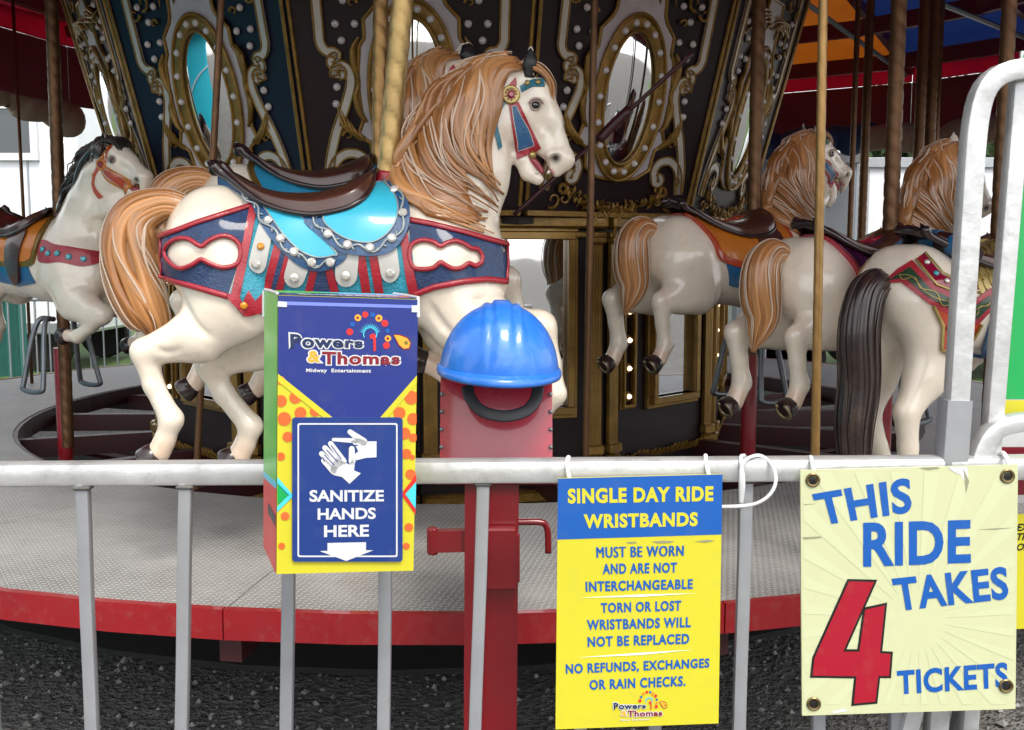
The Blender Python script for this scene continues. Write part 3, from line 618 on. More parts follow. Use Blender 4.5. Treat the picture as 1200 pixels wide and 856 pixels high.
# trees
M('leaf', (1, 1, 1), .6, attr=True, var=.35, scale=3); M('bark', (.09, .07, .05), .9, var=.4, scale=6, bump=.6)
def tree(x, y, h, w, label, seed):
    rr = np.random.RandomState(seed); t = thing('broadleaf_tree', label, 'tree', (x, y, 0), 'trees beyond the trailers')
    m = MB(); m.tube(crom([(x, y, 0), (x + .1, y, h * .3), (x - .1, y, h * .75)], 10), np.linspace(.22, .06, 10), 10)
    cl = []
    for i in range(26):
        a = rr.rand() * 6.28; q = math.sqrt(rr.rand()); c = np.array((x + math.cos(a) * q * w * .75, y + math.sin(a) * q * w * .75, h * (.42 + .5 * rr.rand() * (1 - .5 * q)))); cl.append(c)
        if i < 10: m.tube(crom([(x, y, h * (.25 + .03 * i)), (np.array((x, y, h * .4)) + c) / 2 + np.array((0, 0, .1)), c], 8), np.linspace(.07, .015, 8), 6)
    m.build('trunk', 'bark', t, smooth=True); lf = MB()
    for c in cl:
        R_ = w * (.22 + .16 * rr.rand()); k = 170; D = rr.randn(k, 3); D /= np.linalg.norm(D, axis=1)[:, None]; D *= (R_ * rr.rand(k) ** .45)[:, None] * np.array((1, 1, .75)); g = .7 + .6 * rr.rand()
        for p in c + D:
            s = .07 + .07 * rr.rand(); u = rr.randn(3); u /= np.linalg.norm(u); v = np.cross(u, rr.randn(3)); v /= np.linalg.norm(v); col = np.array((.035, .075, .018)) * g * (.7 + .7 * rr.rand()); lf.add([p - u * s, p + v * s * .5, p + u * s, p - v * s * .5], [(0, 1, 2, 3)], col)
    lf.build('crown', 'leaf', t)
tree(X_at(1060, 21), 21, 6.0, 2.6, 'dark tree over the white trailer, left of the gate arch', 1); tree(X_at(1150, 20), 20, 6.5, 2.8, 'dark tree seen through the gate arch over the white trailer', 2); tree(X_at(860, 26), 26, 7, 3, 'tree far behind the grey trailer', 3); tree(X_at(1260, 22), 22, 6.5, 3, 'dark tree behind the green sign', 4); tree(X_at(-40, 24), 24, 7, 3, 'tree behind the left trailer', 5)
# ------------------------------------------------------------------ implicit surfaces for the carved horses
HY = 2.95                                                   # distance of the foremost horse's own midplane

HO = np.array((at(440, 300, HY)[0], HY, DECKZ))             # its base on the deck
def hp(px, py, lat=0.0): return at(px, py, HY + lat) - HO   # traced point -> horse space
PX = HY / FOC
class SDF:
    def __init__(s, lo, hi, h):
        s.lo = np.array(lo, float); s.h = h; s.n = np.ceil((np.array(hi) - s.lo) / h).astype(int) + 1
        s.d = np.full(s.n, 0.5, np.float32); s.ax = [s.lo[i] + h * np.arange(s.n[i]) for i in range(3)]
    def _sub(s, lo, hi):
        a = np.clip(np.floor((lo - s.lo) / s.h).astype(int), 0, s.n - 1); b = np.clip(np.ceil((hi - s.lo) / s.h).astype(int) + 1, 1, s.n)
        sl = tuple(slice(a[i], b[i]) for i in range(3)); return sl, [s.ax[i][sl[i]] for i in range(3)]
    def chain(s, nodes, k=0.03, carve=False):
        """nodes: (p, r, sy) round cones, y flattened by sy."""
        for (p0, r0, s0), (p1, r1, s1) in zip(nodes[:-1], nodes[1:]):
            p0, p1 = np.array(p0), np.array(p1); m = max(r0, r1) * max(1, s0, s1) + k + 3 * s.h
            sl, (x, y, z) = s._sub(np.minimum(p0, p1) - m, np.maximum(p0, p1) + m)
            X, Y, Z = x[:, None, None], y[None, :, None], z[None, None, :]; e = p1 - p0; L2 = max(np.dot(e, e), 1e-9); sm = (s0 + s1) / 2
            t = np.clip(((X - p0[0]) * e[0] + (Y - p0[1]) * e[1] + (Z - p0[2]) * e[2]) / L2, 0, 1)
            sc = s0 + (s1 - s0) * t
            d = np.sqrt((X - p0[0] - t * e[0]) ** 2 + ((Y - p0[1] - t * e[1]) / sc) ** 2 + (Z - p0[2] - t * e[2]) ** 2) - (r0 + (r1 - r0) * t)
            D = s.d[sl]
            if carve:
                d = -d; h = np.clip(0.5 + 0.5 * (d - D) / k, 0, 1); s.d[sl] = (D * (1 - h) + d * h + k * h * (1 - h))
            else:
                h = np.clip(0.5 + 0.5 * (D - d) / k, 0, 1); s.d[sl] = (D * (1 - h) + d * h - k * h * (1 - h))
    def sample(s, P):
        q = (np.asarray(P) - s.lo) / s.h; q = np.clip(q, 0, s.n - 1.001); i = q.astype(int); f = q - i; out = 0
        for dx in (0, 1):
            for dy in (0, 1):
                for dz in (0, 1):
                    w = (f[..., 0] if dx else 1 - f[..., 0]) * (f[..., 1] if dy else 1 - f[..., 1]) * (f[..., 2] if dz else 1 - f[..., 2])
                    out = out + w * s.d[i[..., 0] + dx, i[..., 1] + dy, i[..., 2] + dz]
        return out
    def grad(s, P, e=0.012):
        P = np.asarray(P); g = np.stack([s.sample(P + np.eye(3)[i] * e) - s.sample(P - np.eye(3)[i] * e) for i in range(3)], -1)
        return g / np.maximum(np.linalg.norm(g, axis=-1), 1e-9)[..., None]
    def mesh(s):
        d = s.d; neg = d < 0; n = d.shape; h = s.h
        cs = [slice(0, -1), slice(1, None)]
        cnt = np.zeros(tuple(q - 1 for q in n), np.int32); acc = np.zeros(cnt.shape + (3,), np.float32)
        for axis in range(3):
            o = [q for q in range(3) if q != axis]
            for a in (0, 1):
                for b in (0, 1):
                    s0 = [None] * 3; s0[axis] = cs[0]; s0[o[0]] = cs[a]; s0[o[1]] = cs[b]; s1 = list(s0); s1[axis] = cs[1]
                    d0, d1 = d[tuple(s0)], d[tuple(s1)]; cr = (d0 < 0) != (d1 < 0)
                    t = np.where(cr, d0 / np.where(cr, d0 - d1, 1), 0); cnt += cr
                    acc[..., axis] += np.where(cr, t, 0); acc[..., o[0]] += cr * a; acc[..., o[1]] += cr * b
        act = cnt > 0; idx = np.full(cnt.shape, -1, np.int64); idx[act] = np.arange(act.sum())
        cell = np.argwhere(act); V = s.lo + h * (cell + acc[act] / cnt[act][:, None]); F = []
        for axis in range(3):
            o = [q for q in range(3) if q != axis]
            s0 = [slice(1, -1)] * 3; s0[axis] = slice(0, -1); s1 = [slice(1, -1)] * 3; s1[axis] = slice(1, None)
            a0, a1 = neg[tuple(s0)], neg[tuple(s1)]; e = np.argwhere(a0 != a1); flip = a0[a0 != a1]
            e[:, o[0]] += 1; e[:, o[1]] += 1
            q = []
            for da, db in ((-1, -1), (0, -1), (0, 0), (-1, 0)):
                g = e.copy(); g[:, o[0]] += da; g[:, o[1]] += db; q.append(idx[g[:, 0], g[:, 1], g[:, 2]])
            q = np.stack(q, 1); fl = flip if axis != 1 else ~flip
            q[~fl] = q[~fl][:, ::-1]; F.append(q)
        F = np.vstack(F); F = F[(F >= 0).all(1)]
        # a light smoothing pass or two
        for _ in range(3):
            S = np.zeros_like(V); c = np.zeros(len(V))
            for i in range(4):
                a, b = F[:, i], F[:, (i + 1) % 4]; np.add.at(S, a, V[b]); np.add.at(c, a, 1)
            V = V * 0.5 + 0.5 * S / np.maximum(c, 1)[:, None]
        return V, F
    def hit(s, px, py, off=0.0):
        """where the sight line to a traced pixel meets the body (near side), in horse space."""
        d = ray(px, py); Y = np.linspace(HY - 0.33, HY + 0.05, 150); P = CAM + d * (Y / d[1])[:, None] - HO; v = s.sample(P)
        k = np.argmax(v < 0) if (v < 0).any() else None
        if k is None or k == 0: k = int(np.argmin(v)); p = P[k]
        else:
            f = v[k - 1] / (v[k - 1] - v[k]); p = P[k - 1] + (P[k] - P[k - 1]) * f
        g = s.grad(p); return p + g * off, g

def N(px, py, lat, r, sy=1.0): return (hp(px, py, lat), r * (HY + lat) / FOC, sy)
LEGS = {
 'gallop': dict(
   hn=[(255, 300, -.075, 60, .8), (272, 352, -.10, 50, .72), (235, 392, -.105, 31, .8), (170, 413, -.105, 16.5, .9), (180, 452, -.105, 11.5, 1), (201, 492, -.105, 13.5, 1.05), (193, 517, -.105, 11.5, 1), (187, 529, -.105, 14, 1)],
   hf=[(285, 305, .075, 56, .8), (318, 362, .10, 48, .72), (300, 402, .105, 30, .8), (247, 430, .105, 16.5, .9), (262, 462, .105, 12, 1), (294, 500, .105, 13.5, 1.05), (287, 521, .105, 11.5, 1), (281, 532, .105, 14, 1)],
   fn=[(515, 325, -.07, 62, .8), (545, 372, -.10, 42, .75), (590, 385, -.105, 27, .85), (632, 384, -.105, 20, .95), (645, 425, -.105, 12, 1), (650, 462, -.105, 13.5, 1.05), (634, 484, -.105, 11, 1), (622, 492, -.105, 13.5, 1)],
   ff=[(515, 325, .07, 60, .8), (535, 380, .10, 40, .75), (570, 412, .105, 26, .85), (600, 440, .105, 18, .95), (560, 440, .105, 12, 1), (525, 438, .105, 13, 1.05), (510, 430, .105, 11, 1), (503, 426, .105, 13, 1)]),
 'leap': dict(
   hn=[(255, 300, -.075, 60, .8), (266, 342, -.10, 48, .72), (230, 356, -.105, 31, .8), (190, 366, -.105, 17.5, .9), (196, 404, -.105, 12.5, 1), (204, 440, -.105, 14, 1.05), (196, 457, -.105, 12, 1), (191, 466, -.105, 14.5, 1)],
   hf=[(255, 300, .075, 58, .8), (264, 340, .10, 48, .72), (224, 352, .105, 31, .8), (182, 360, .105, 17.5, .9), (190, 398, .105, 12.5, 1), (198, 434, .105, 14, 1.05), (190, 451, .105, 12, 1), (185, 460, .105, 14.5, 1)],
   fn=[(515, 325, -.07, 62, .8), (545, 375, -.10, 42, .75), (585, 395, -.105, 27, .85), (622, 402, -.105, 20, .95), (585, 428, -.105, 12, 1), (550, 446, -.105, 13.5, 1.05), (532, 446, -.105, 11, 1), (522, 446, -.105, 13.5, 1)],
   ff=[(515, 325, .07, 60, .8), (545, 365, .10, 40, .75), (600, 370, .105, 26, .85), (648, 362, .105, 19, .95), (640, 405, .105, 12, 1), (625, 440, .105, 13, 1.05), (610, 448, .105, 11, 1), (600, 452, .105, 13, 1)]),
 'stand': dict(
   hn=[(255, 300, -.075, 62, .8), (258, 352, -.10, 48, .74), (240, 400, -.105, 33, .8), (205, 450, -.105, 19, .9), (212, 500, -.105, 14, 1), (216, 545, -.105, 15, 1.05), (226, 565, -.105, 12, 1), (232, 575, -.105, 14, 1)],
   hf=[(265, 300, .075, 58, .8), (270, 352, .10, 47, .74), (262, 402, .105, 32, .8), (250, 455, .105, 19, .9), (272, 500, .105, 14, 1), (294, 540, .105, 15, 1.05), (302, 560, .105, 12, 1), (308, 570, .105, 14, 1)],
   fn=[(515, 325, -.07, 62, .8), (545, 375, -.10, 42, .75), (585, 395, -.105, 27, .85), (622, 402, -.105, 20, .95), (600, 440, -.105, 12, 1), (575, 466, -.105, 13.5, 1.05), (558, 466, -.105, 11, 1), (548, 466, -.105, 13.5, 1)],
   ff=[(515, 325, .07, 60, .8), (545, 365, .10, 40, .75), (600, 370, .105, 26, .85), (648, 362, .105, 19, .95), (640, 405, .105, 12, 1), (625, 440, .105, 13, 1.05), (610, 448, .105, 11, 1), (600, 452, .105, 13, 1)]),
}
HOOFDIR = {'gallop': dict(hn=(-22, 17), hf=(-22, 14), fn=(-18, 10), ff=(-20, -5)), 'leap': dict(hn=(-20, 12), hf=(-20, 12), fn=(-20, 2), ff=(-20, 8)), 'stand': dict(hn=(12, 22), hf=(12, 22), fn=(-20, 2), ff=(-20, 8))}
def horse_sdf(h, legs, lo_px=(95, 35), hi_px=(700, 600)):
    a, b = hp(lo_px[0], hi_px[1]), hp(hi_px[0], lo_px[1])
    S = SDF((a[0], -0.26, a[2]), (b[0], 0.26, b[2]), h)
    S.chain([N(262, 286, 0, 67, .92), N(300, 298, 0, 66, .95), N(345, 302, 0, 69, .98), N(430, 303, 0, 76, .93), N(510, 305, 0, 82, .82)], .03)
    S.chain([N(250, 262, -.045, 40, .9), N(262, 300, -.06, 58, .7)], .03); S.chain([N(250, 262, .045, 40, .9), N(262, 300, .06, 58, .7)], .03)
    S.chain([N(478, 252, 0, 32, .8), N(515, 255, 0, 62, .72), N(540, 205, 0, 54, .62), N(563, 150, 0, 41, .62), N(594, 102, 0, 28, .75)], .04)
    S.chain([N(548, 300, -.05, 40, .8), N(560, 330, -.055, 36, .8)], .035); S.chain([N(548, 300, .05, 40, .8), N(560, 330, .055, 36, .8)], .035)
    # head
    S.chain([N(604, 148, 0, 25, .8), N(616, 132, 0, 26, .85), N(630, 112, 0, 18, 1.25)], .02)
    S.chain([N(630, 110, 0, 18, 1.2), N(641, 140, 0, 17, .95), N(650, 168, 0, 14.5, .85), N(659, 187, 0, 13.5, 1.0), N(651, 199, 0, 9.5, 1.05)], .015)
    S.chain([N(606, 150, 0, 24, .8), N(628, 160, 0, 17, .75), N(648, 178, 0, 13, .85)], .015)
    S.chain([N(606, 158, 0, 17, .8), N(611, 182, 0, 11.5, .85), N(619, 203, 0, 9, .95), N(630, 210, 0, 7.5, 1.05)], .012)
    for sg in (-1, 1):
        S.chain([N(622, 113, sg * .036, 6, 1), N(634, 115, sg * .04, 6, 1), N(640, 124, sg * .036, 4, 1)], .012)      # brow
        S.chain([N(618, 139, sg * .042, 4, 1), N(634, 158, sg * .031, 3.2, 1)], .012)                                 # cheek bone
        S.chain([N(618, 94, sg * .028, 6, .9), N(621, 74, sg * .036, 8.5, .65), N(622, 56, sg * .034, 3, .7)], .008)  # ear
        S.chain([N(645, 181, sg * .030, 6, 1), N(654, 180, sg * .028, 5.5, 1), N(659, 187, sg * .024, 5, 1)], .008)   # nostril rim
        S.chain([N(649, 185.5, sg * .042, 4.2, 1), N(653, 187, sg * .040, 4.4, 1)], .006, carve=True)
    for mx, my, mr in ((629, 190, 3.0), (634, 195, 3.6), (639, 200, 4.2), (643, 206, 4.4)): S.chain([N(mx, my, -.06, mr, 1), N(mx, my, .06, mr, 1)], .005, carve=True)
    for L in LEGS[legs].values():
        nn = [N(*q) for q in L]
        S.chain(nn[:4], .035); S.chain(nn[3:], .016)
    def groove(pts, r=.013, out=.007):
        Q = [S.hit(*q) for q in crom(pts, 12)]
        for sg in (1, -1): S.chain([((p + g * out) * np.array((1, sg, 1)), r * PXF, 1.0) for (p, g), PXF in zip(Q, np.sin(np.linspace(.35, 2.8, 12)))], .010, carve=True)
    groove([(500, 350), (516, 378), (540, 402)]); groove([(552, 352), (566, 352), (582, 344)], .010, .006); groove([(300, 388), (288, 366), (280, 338)], .014, .007)
    groove([(590, 163), (602, 176), (615, 184)], .008, .005); groove([(636, 140), (645, 158), (650, 172)], .007, .0045); groove([(570, 262), (581, 232), (584, 205)], .014, .008); groove([(612, 138), (622, 150), (634, 166)], .006, .004)
    if legs == 'gallop': groove([(214, 345), (226, 378), (250, 398)]); groove([(182, 408), (196, 414), (214, 408)], .009, .006); groove([(184, 440), (190, 462), (200, 480)], .006, .0045); groove([(604, 372), (618, 384), (630, 396)], .008, .005)
    return S
CREAM = np.array((0.82, 0.725, 0.59)); BLUSH = np.array((0.74, 0.45, 0.29)); PINKM = np.array((0.55, 0.16, 0.17))
def horse_paint(V, legs):
    C = np.tile(CREAM, (len(V), 1))
    def spot(p, r, col, st):
        nonlocal C
        w = (np.clip(1 - np.linalg.norm(V - np.array(p), axis=1) / r, 0, 1) ** 1.2 * st)[:, None]; C = C * (1 - w) + np.array(col) * w
    for L in LEGS[legs].values():
        spot(hp(*L[-1][:3]), .075, BLUSH, .85); spot(hp(*L[-2][:3]), .06, BLUSH, .4); spot(hp(*L[3][:3]), .06, BLUSH, .22)
    for sg in (-1, 1):
        spot(hp(590, 158, sg * .05), .06, BLUSH, .25); spot(hp(668, 192, 0), .05, BLUSH, .25); spot(hp(600, 350, sg * .05), .1, BLUSH, .25); spot(hp(615, 372, sg * .1), .08, BLUSH, .3)
        spot(hp(627, 123, sg * .05), .032, (0.45, .36, .3), .6)
        spot(hp(651, 186, sg * .036), .021, (0.01, 0.009, 0.008), 1.6 if sg else 1)
    d = np.abs((V - hp(632, 195))[:, [0, 2]]); a, b = hp(626, 187), hp(643, 205); e = (b - a)[[0, 2]]; q = (V - a)[:, [0, 2]]; t = np.clip(q @ e / (e @ e), 0, 1)
    dd = np.linalg.norm(q - t[:, None] * e, axis=1); w = np.clip((.017 - dd) / .005, 0, 1)[:, None]; C = C * (1 - w) + PINKM * w
    return np.clip(C, 0, 1)

# bending of neck and head for the other horses (applies to everything that rides on them)
def sst(x): x = np.clip(x, 0, 1); return x * x * (3 - 2 * x)
def bend(V, neck=0.0, head=0.0, yaw=0.0):
    V = np.array(V, float)
    if neck == head == yaw == 0: return V
    B = hp(520, 255); Pl = hp(598, 112)
    def rot(V, c, ang):
        x, z = V[:, 0] - c[0], V[:, 2] - c[2]; ca, sa = np.cos(ang), np.sin(ang)
        return np.stack([c[0] + x * ca - z * sa, V[:, 1], c[2] + x * sa + z * ca], 1)
    ax = Pl - B; s = ((V - B) @ ax) / (ax @ ax); w1 = sst((s + .1) / .75) * (V[:, 0] > B[0] - .22)
    l0, l1 = hp(585, 182), hp(610, 70); e = (l1 - l0)[[0, 2]]; e /= np.linalg.norm(e); nrm = np.array((e[1], -e[0])); sd = (V - l0)[:, [0, 2]] @ nrm
    w2 = sst((sd + .02) / .06) * sst((V[:, 2] - hp(0, 222)[2]) / .07)
    V = rot(V, Pl, w2 * head)
    y = w2 * yaw; x0, y0 = V[:, 0] - Pl[0], V[:, 1].copy(); V[:, 0], V[:, 1] = Pl[0] + x0 * np.cos(y) - y0 * np.sin(y), x0 * np.sin(y) + y0 * np.cos(y)
    return rot(V, B, w1 * neck)

def pip(poly, x, y):
    c = False; n = len(poly)
    for i in range(n):
        (x1, y1), (x2, y2) = poly[i], poly[(i + 1) % n]
        if (y1 > y) != (y2 > y) and x < (x2 - x1) * (y - y1) / (y2 - y1) + x1: c = not c
    return c
def smoothpoly(pts, n=None, closed=True):
    P = np.array(pts, float); m = n or len(P) * 6
    if closed:
        Q = np.vstack([P[-2:], P, P[:2]]); S = crom(Q, (len(Q) - 1) * 8 + 1); return [tuple(q) for q in S[16:16 + len(P) * 8]]
    return [tuple(q) for q in crom(P, m)]
class Drape:
    """collects panels laid on the carved body, near side and its mirror on the far side"""
    def __init__(s, S): s.S = S; s.mb = MB(); s.cache = {}
    def H(s, px, py):
        k = (round(px, 2), round(py, 2))
        if k not in s.cache: s.cache[k] = s.S.hit(px, py)
        return s.cache[k]
    def both(s, V, F, col=None):
        V = np.array(V); s.mb.add(V, F, col); W = V.copy(); W[:, 1] *= -1; s.mb.add(W, [tuple(reversed(f)) for f in F], col)
    def panel(s, poly, off, holes=(), step=5.0, col=None, skirt=0.006):
        poly = densify(poly, step); loops = [poly] + [densify(h, step) for h in holes]
        pts = []; edges = []
        for lp in loops:
            o = len(pts); pts += lp; edges += [(o + i, o + (i + 1) % len(lp)) for i in range(len(lp))]
        xs = [p[0] for p in poly]; ys = [p[1] for p in poly]
        bp = np.array(pts)
        for gx in np.arange(min(xs) + step / 2, max(xs), step):
            for gy in np.arange(min(ys) + step / 2, max(ys), step):
                if pip(poly, gx, gy) and not any(pip(h, gx, gy) for h in loops[1:]) and np.min(np.hypot(bp[:, 0] - gx, bp[:, 1] - gy)) > step * .45: pts.append((gx, gy))
        r = delaunay_2d_cdt([Vector(p) for p in pts], edges, [], 0, 1e-4)
        v2 = [(q.x, q.y) for q in r[0]]; F = []
        for f in r[2]:
            cx = sum(v2[i][0] for i in f) / len(f); cy = sum(v2[i][1] for i in f) / len(f)
            if pip(poly, cx, cy) and not any(pip(h, cx, cy) for h in loops[1:]): F.append(tuple(f))
        V = []; G = []
        for q in v2:
            p, g = s.H(*q); V.append(p + g * off); G.append(g)
        from collections import Counter
        ec = Counter(); 
        for f in F:
            for i in range(len(f)): ec[tuple(sorted((f[i], f[(i + 1) % len(f)])))] += 1
        m = len(V); W = [p - g * (off + skirt) for p, g in zip(V, G)]; used = {}
        for (a, b), c in ec.items():
            if c == 1:
                for q in (a, b):
                    if q not in used: used[q] = len(V); V.append(W[q])
                F.append((a, b, used[b], used[a]))
        s.both(V, F, col)
    def cord(s, pts, off, r, closed=False, flat=0.7, col=None, step=4.0, n=8):
        pts = densify(pts, step, closed); P = []; G = []
        for q in pts:
            p, g = s.H(*q); P.append(p + g * off); G.append(g)
        t = MB(); t.tube(P, r, n, flat=flat, closed=closed, upv=np.array(G)); s.both(t.v, t.f, col)
    def gem(s, px, py, off, r, seg=10, tall=.6):
        p, g = s.H(px, py); p = p + g * off; X = np.cross(g, (0, 0, 1)); X /= np.linalg.norm(X); Y = np.cross(g, X)
        t = MB(); t.lathe([(r, 0), (r * .95, r * .25), (r * .55, r * tall), (r * .01, r * tall * 1.02)], p, seg, X, Y, g); s.both(t.v, t.f)
    def disc(s, px, py, off, prof, seg=16):
        p, g = s.H(px, py); p = p + g * off; X = np.cross(g, (0, 0, 1)); X /= np.linalg.norm(X); Y = np.cross(g, X)
        t = MB(); t.lathe(prof, p, seg, X, Y, g); s.both(t.v, t.f)

# ------------------------------------------------------------------ hair
def ridged(mb, P, r, flat, cc, upv, n=16, k=5):
    a = np.linspace(0, 2 * np.pi, n, endpoint=False); w = .5 + .5 * np.cos(k * a + r[len(r) // 3] * 3000)
    rad = 1 - .17 * (1 - w); pr = np.stack([np.cos(a) * rad, np.sin(a) * rad * flat], 1)
    c = np.clip(cc[:, None, :] * (.74 + .36 * w)[None, :, None], 0, 1).reshape(-1, 3)
    mb.tube(P, r, prof=pr, col=c, upv=upv)
def lock(mb, P, r0, col, n=8, flat=.6, upv=None, m=None, tip=.12, root=.55):
    m = m or max(8, int(len(P))); P = crom(P, m); t = np.linspace(0, 1, m)
    r = r0 * np.where(t < .3, root + (1 - root) * sst(t / .3), tip + (1 - tip) * (1 - sst((t - .3) / .7)))
    if upv is not None: upv = crom(upv, m)
    cc = np.array(col)[None, :] * (1 + .12 * np.sin(t * 9 + r0 * 900))[:, None]
    ridged(mb, P, r, flat, cc, upv)
MANEC = [(0.0, [(607, 82), (592, 92), (579, 120), (577, 160), (584, 198)]),
         (0.2, [(600, 68), (568, 86), (550, 125), (556, 172), (586, 215)]),
         (0.4, [(582, 68), (543, 94), (523, 138), (531, 188), (584, 238)]),
         (0.6, [(548, 85), (513, 112), (502, 158), (514, 208), (572, 248)]),
         (0.8, [(517, 120), (490, 162), (484, 204), (508, 243), (572, 264)]),
         (1.0, [(494, 162), (474, 203), (472, 236), (505, 258), (582, 276)])]
def mane_path(s):
    for (a, P), (b, Q) in zip(MANEC[:-1], MANEC[1:]):
        if s <= b + 1e-9: f = (s - a) / (b - a); return np.array(P, float) * (1 - f) + np.array(Q, float) * f
TAN = np.array(lin('c28a55')); TAN2 = np.array(lin('96602f')); PALE = np.array((.72, .63, .53))
def make_mane(S, base, dark, pale, seed=3, short=False):
    rr = random.Random(seed); D = Drape(S)
    if not short: D.panel([(602, 78), (578, 76), (548, 90), (516, 122), (498, 162), (480, 203), (477, 235), (500, 254), (540, 264), (560, 262), (548, 232), (545, 205), (560, 186), (574, 160), (582, 120)], .014, step=8, col=dark, skirt=.016)
    def put(path, off, r, col, wv=(4, 0), **k):
        P = []; G = []; path = crom(path, 26 if not short else 60)[:26]; T = np.gradient(path, axis=0); T /= np.linalg.norm(T, axis=1)[:, None]; u = np.linspace(0, 1, 26); path = path + np.stack([-T[:, 1], T[:, 0]], 1) * (wv[0] * np.sin(u * 8.5 + wv[1]) * np.sin(u * 2.6))[:, None]
        for t, q in enumerate(path):
            p, g = S.hit(*q); f = t / 25; o = off * (1 - .55 * f) * min(1, .25 + t / 6)
            P.append(p + g * o); G.append(g)
        P = np.array(P); P[1:-1] = (P[:-2] + 2 * P[1:-1] + P[2:]) / 4; G = np.array(G)
        t = MB(); lock(t, P, r, col, upv=G, m=40, **k); D.both(t.v, t.f, np.array(t.c))
    nl = 24
    for layer, (cnt, off, rad) in enumerate(((9, .016, .031), (14, .027, .022))):
        for i in range(cnt):
            s = (i + .5) / cnt + rr.uniform(-.015, .015); p = mane_path(min(max(s, 0), 1))
            p = p + np.array([(rr.gauss(0, 2), rr.gauss(0, 2)), (rr.gauss(0, 3), rr.gauss(0, 3)), (rr.gauss(0, 4), rr.gauss(0, 5)), (rr.gauss(0, 5), rr.gauss(0, 5)), (rr.gauss(-6, 5), rr.gauss(-3, 6))])
            w = rr.random(); col = base * (1 - w) + dark * w
            put(p, off, rad * rr.uniform(.8, 1.2), col * rr.uniform(.9, 1.12), wv=(5.5, s * 5))
    for i in range(16):
        s = rr.random(); p = mane_path(s) + np.array([(rr.gauss(0, 2), rr.gauss(0, 2)), (rr.gauss(0, 5), rr.gauss(0, 3)), (rr.gauss(0, 6), rr.gauss(0, 5)), (rr.gauss(0, 6), rr.gauss(0, 5)), (rr.gauss(-14, 6), rr.gauss(-9, 6))])
        put(p, .040, .0042, (pale * .55 + base * .5) * rr.uniform(.8, 1.1), wv=(5.5, s * 5), flat=.7)
    # crest roll along the top of the neck
    P = [S.hit(*q)[0] * np.array((1, 0, 1)) for q in ((606, 84), (580, 84), (552, 98), (524, 126), (508, 160), (490, 196), (484, 225))]
    for k, (dy, rad) in enumerate(((-.014, .03), (.014, .03), (0, .034))):
        t = MB(); lock(t, [p + np.array((-.004, dy, .004)) for p in P], rad, base * (.95 + .04 * k), m=40, flat=.9, tip=.5); D.mb.add(t.v, t.f, np.array(t.c))
    return D.mb
def make_forelock(S, base, dark, pale):
    mb = MB(); rr = random.Random(9)
    for lay in (0, 1):
        for i in range(9):
            f = i / 8; y = (-.042 + .084 * f) * (1 - .15 * lay); o = 3.5 * lay
            P = [hp(598 + 2 * f, 84 - o, y * .5), hp(617, 79 - o * 1.6, y * .8), hp(634, 84 - o, y), hp(644 + o, 98, y), hp(648 + o * .6 - 5 * abs(f - .5), 118, y * .8), hp(650 - 4 * abs(f - .5), 133 + 9 * (1 - abs(2 * f - 1)), y * .5)]
            w = rr.random(); lock(mb, P, .0135 * rr.uniform(.9, 1.15), base * (1 - w) + dark * w, m=26, tip=.2)
    for i in range(5):
        y = rr.uniform(-.04, .03)
        lock(mb, [hp(600, 78, y * .5), hp(618, 70, y * .8), hp(638, 77, y), hp(651, 96, y), hp(652, 115, y * .9)], .003, pale * .6 + base * .4, m=24)
    return mb
def make_tail(path, base, dark, pale, seed=2, twist=1.4, latk=.62):
    rr = random.Random(seed); mb = MB(); m = 44
    C = crom([hp(x, y, 0) for x, y, r in path], m); Rr = crom([(r * PX, 0, 0) for x, y, r in path], m)[:, 0]
    T = np.gradient(C, axis=0); T /= np.linalg.norm(T, axis=1)[:, None]; Y = np.array((0, 1.0, 0)); Nn = np.cross(T, Y); t = np.linspace(0, 1, m)
    mb.tube(C, np.maximum(Rr * .8, .002), 14, flat=latk, col=np.tile(dark * .9, (m, 1)), upv=Y)
    def strand(a, k, rad, col, ph):
        an = a + twist * (t + .12 * np.sin(3 * t * np.pi + ph)); P = C + Nn * (np.cos(an) * Rr * k)[:, None] + Y * (np.sin(an) * Rr * k * latk)[:, None]
        U = Nn * np.cos(an)[:, None] + Y * np.sin(an)[:, None]
        prof = rad * np.minimum(1, .35 + Rr / Rr.max() * .75) * (1 - .9 * sst((t - .7) / .3)); tt = np.clip(np.array(col)[None, :] * (1 + .14 * np.sin(7 * t + ph))[:, None], 0, 1)
        ridged(mb, P, prof, .65, tt, U)
    for i in range(17):
        w = rr.random(); strand(i / 17 * 2 * np.pi + rr.uniform(-.1, .1), .82, Rr.max() * .26, (base * (1 - w) + dark * w) * rr.uniform(.9, 1.1), rr.uniform(0, 6))
    for i in range(18): strand(rr.uniform(0, 6.28), 1.05, .0035, (pale * .6 + base * .4) * rr.uniform(.8, 1.05), rr.uniform(0, 6))
    return mb
TAILS = {'flow': [(226, 247, 13), (192, 240, 18), (161, 255, 27), (152, 288, 33), (157, 325, 34), (168, 358, 31), (180, 384, 21), (176, 403, 3)],
         'short': [(222, 250, 14), (192, 243, 21), (173, 262, 27), (172, 300, 30), (178, 335, 26), (172, 362, 17), (163, 388, 2)],
         'long': [(214, 285, 19), (192, 276, 23), (174, 292, 26), (166, 340, 28), (172, 410, 28), (168, 470, 26), (176, 530, 18), (180, 575, 4)]}

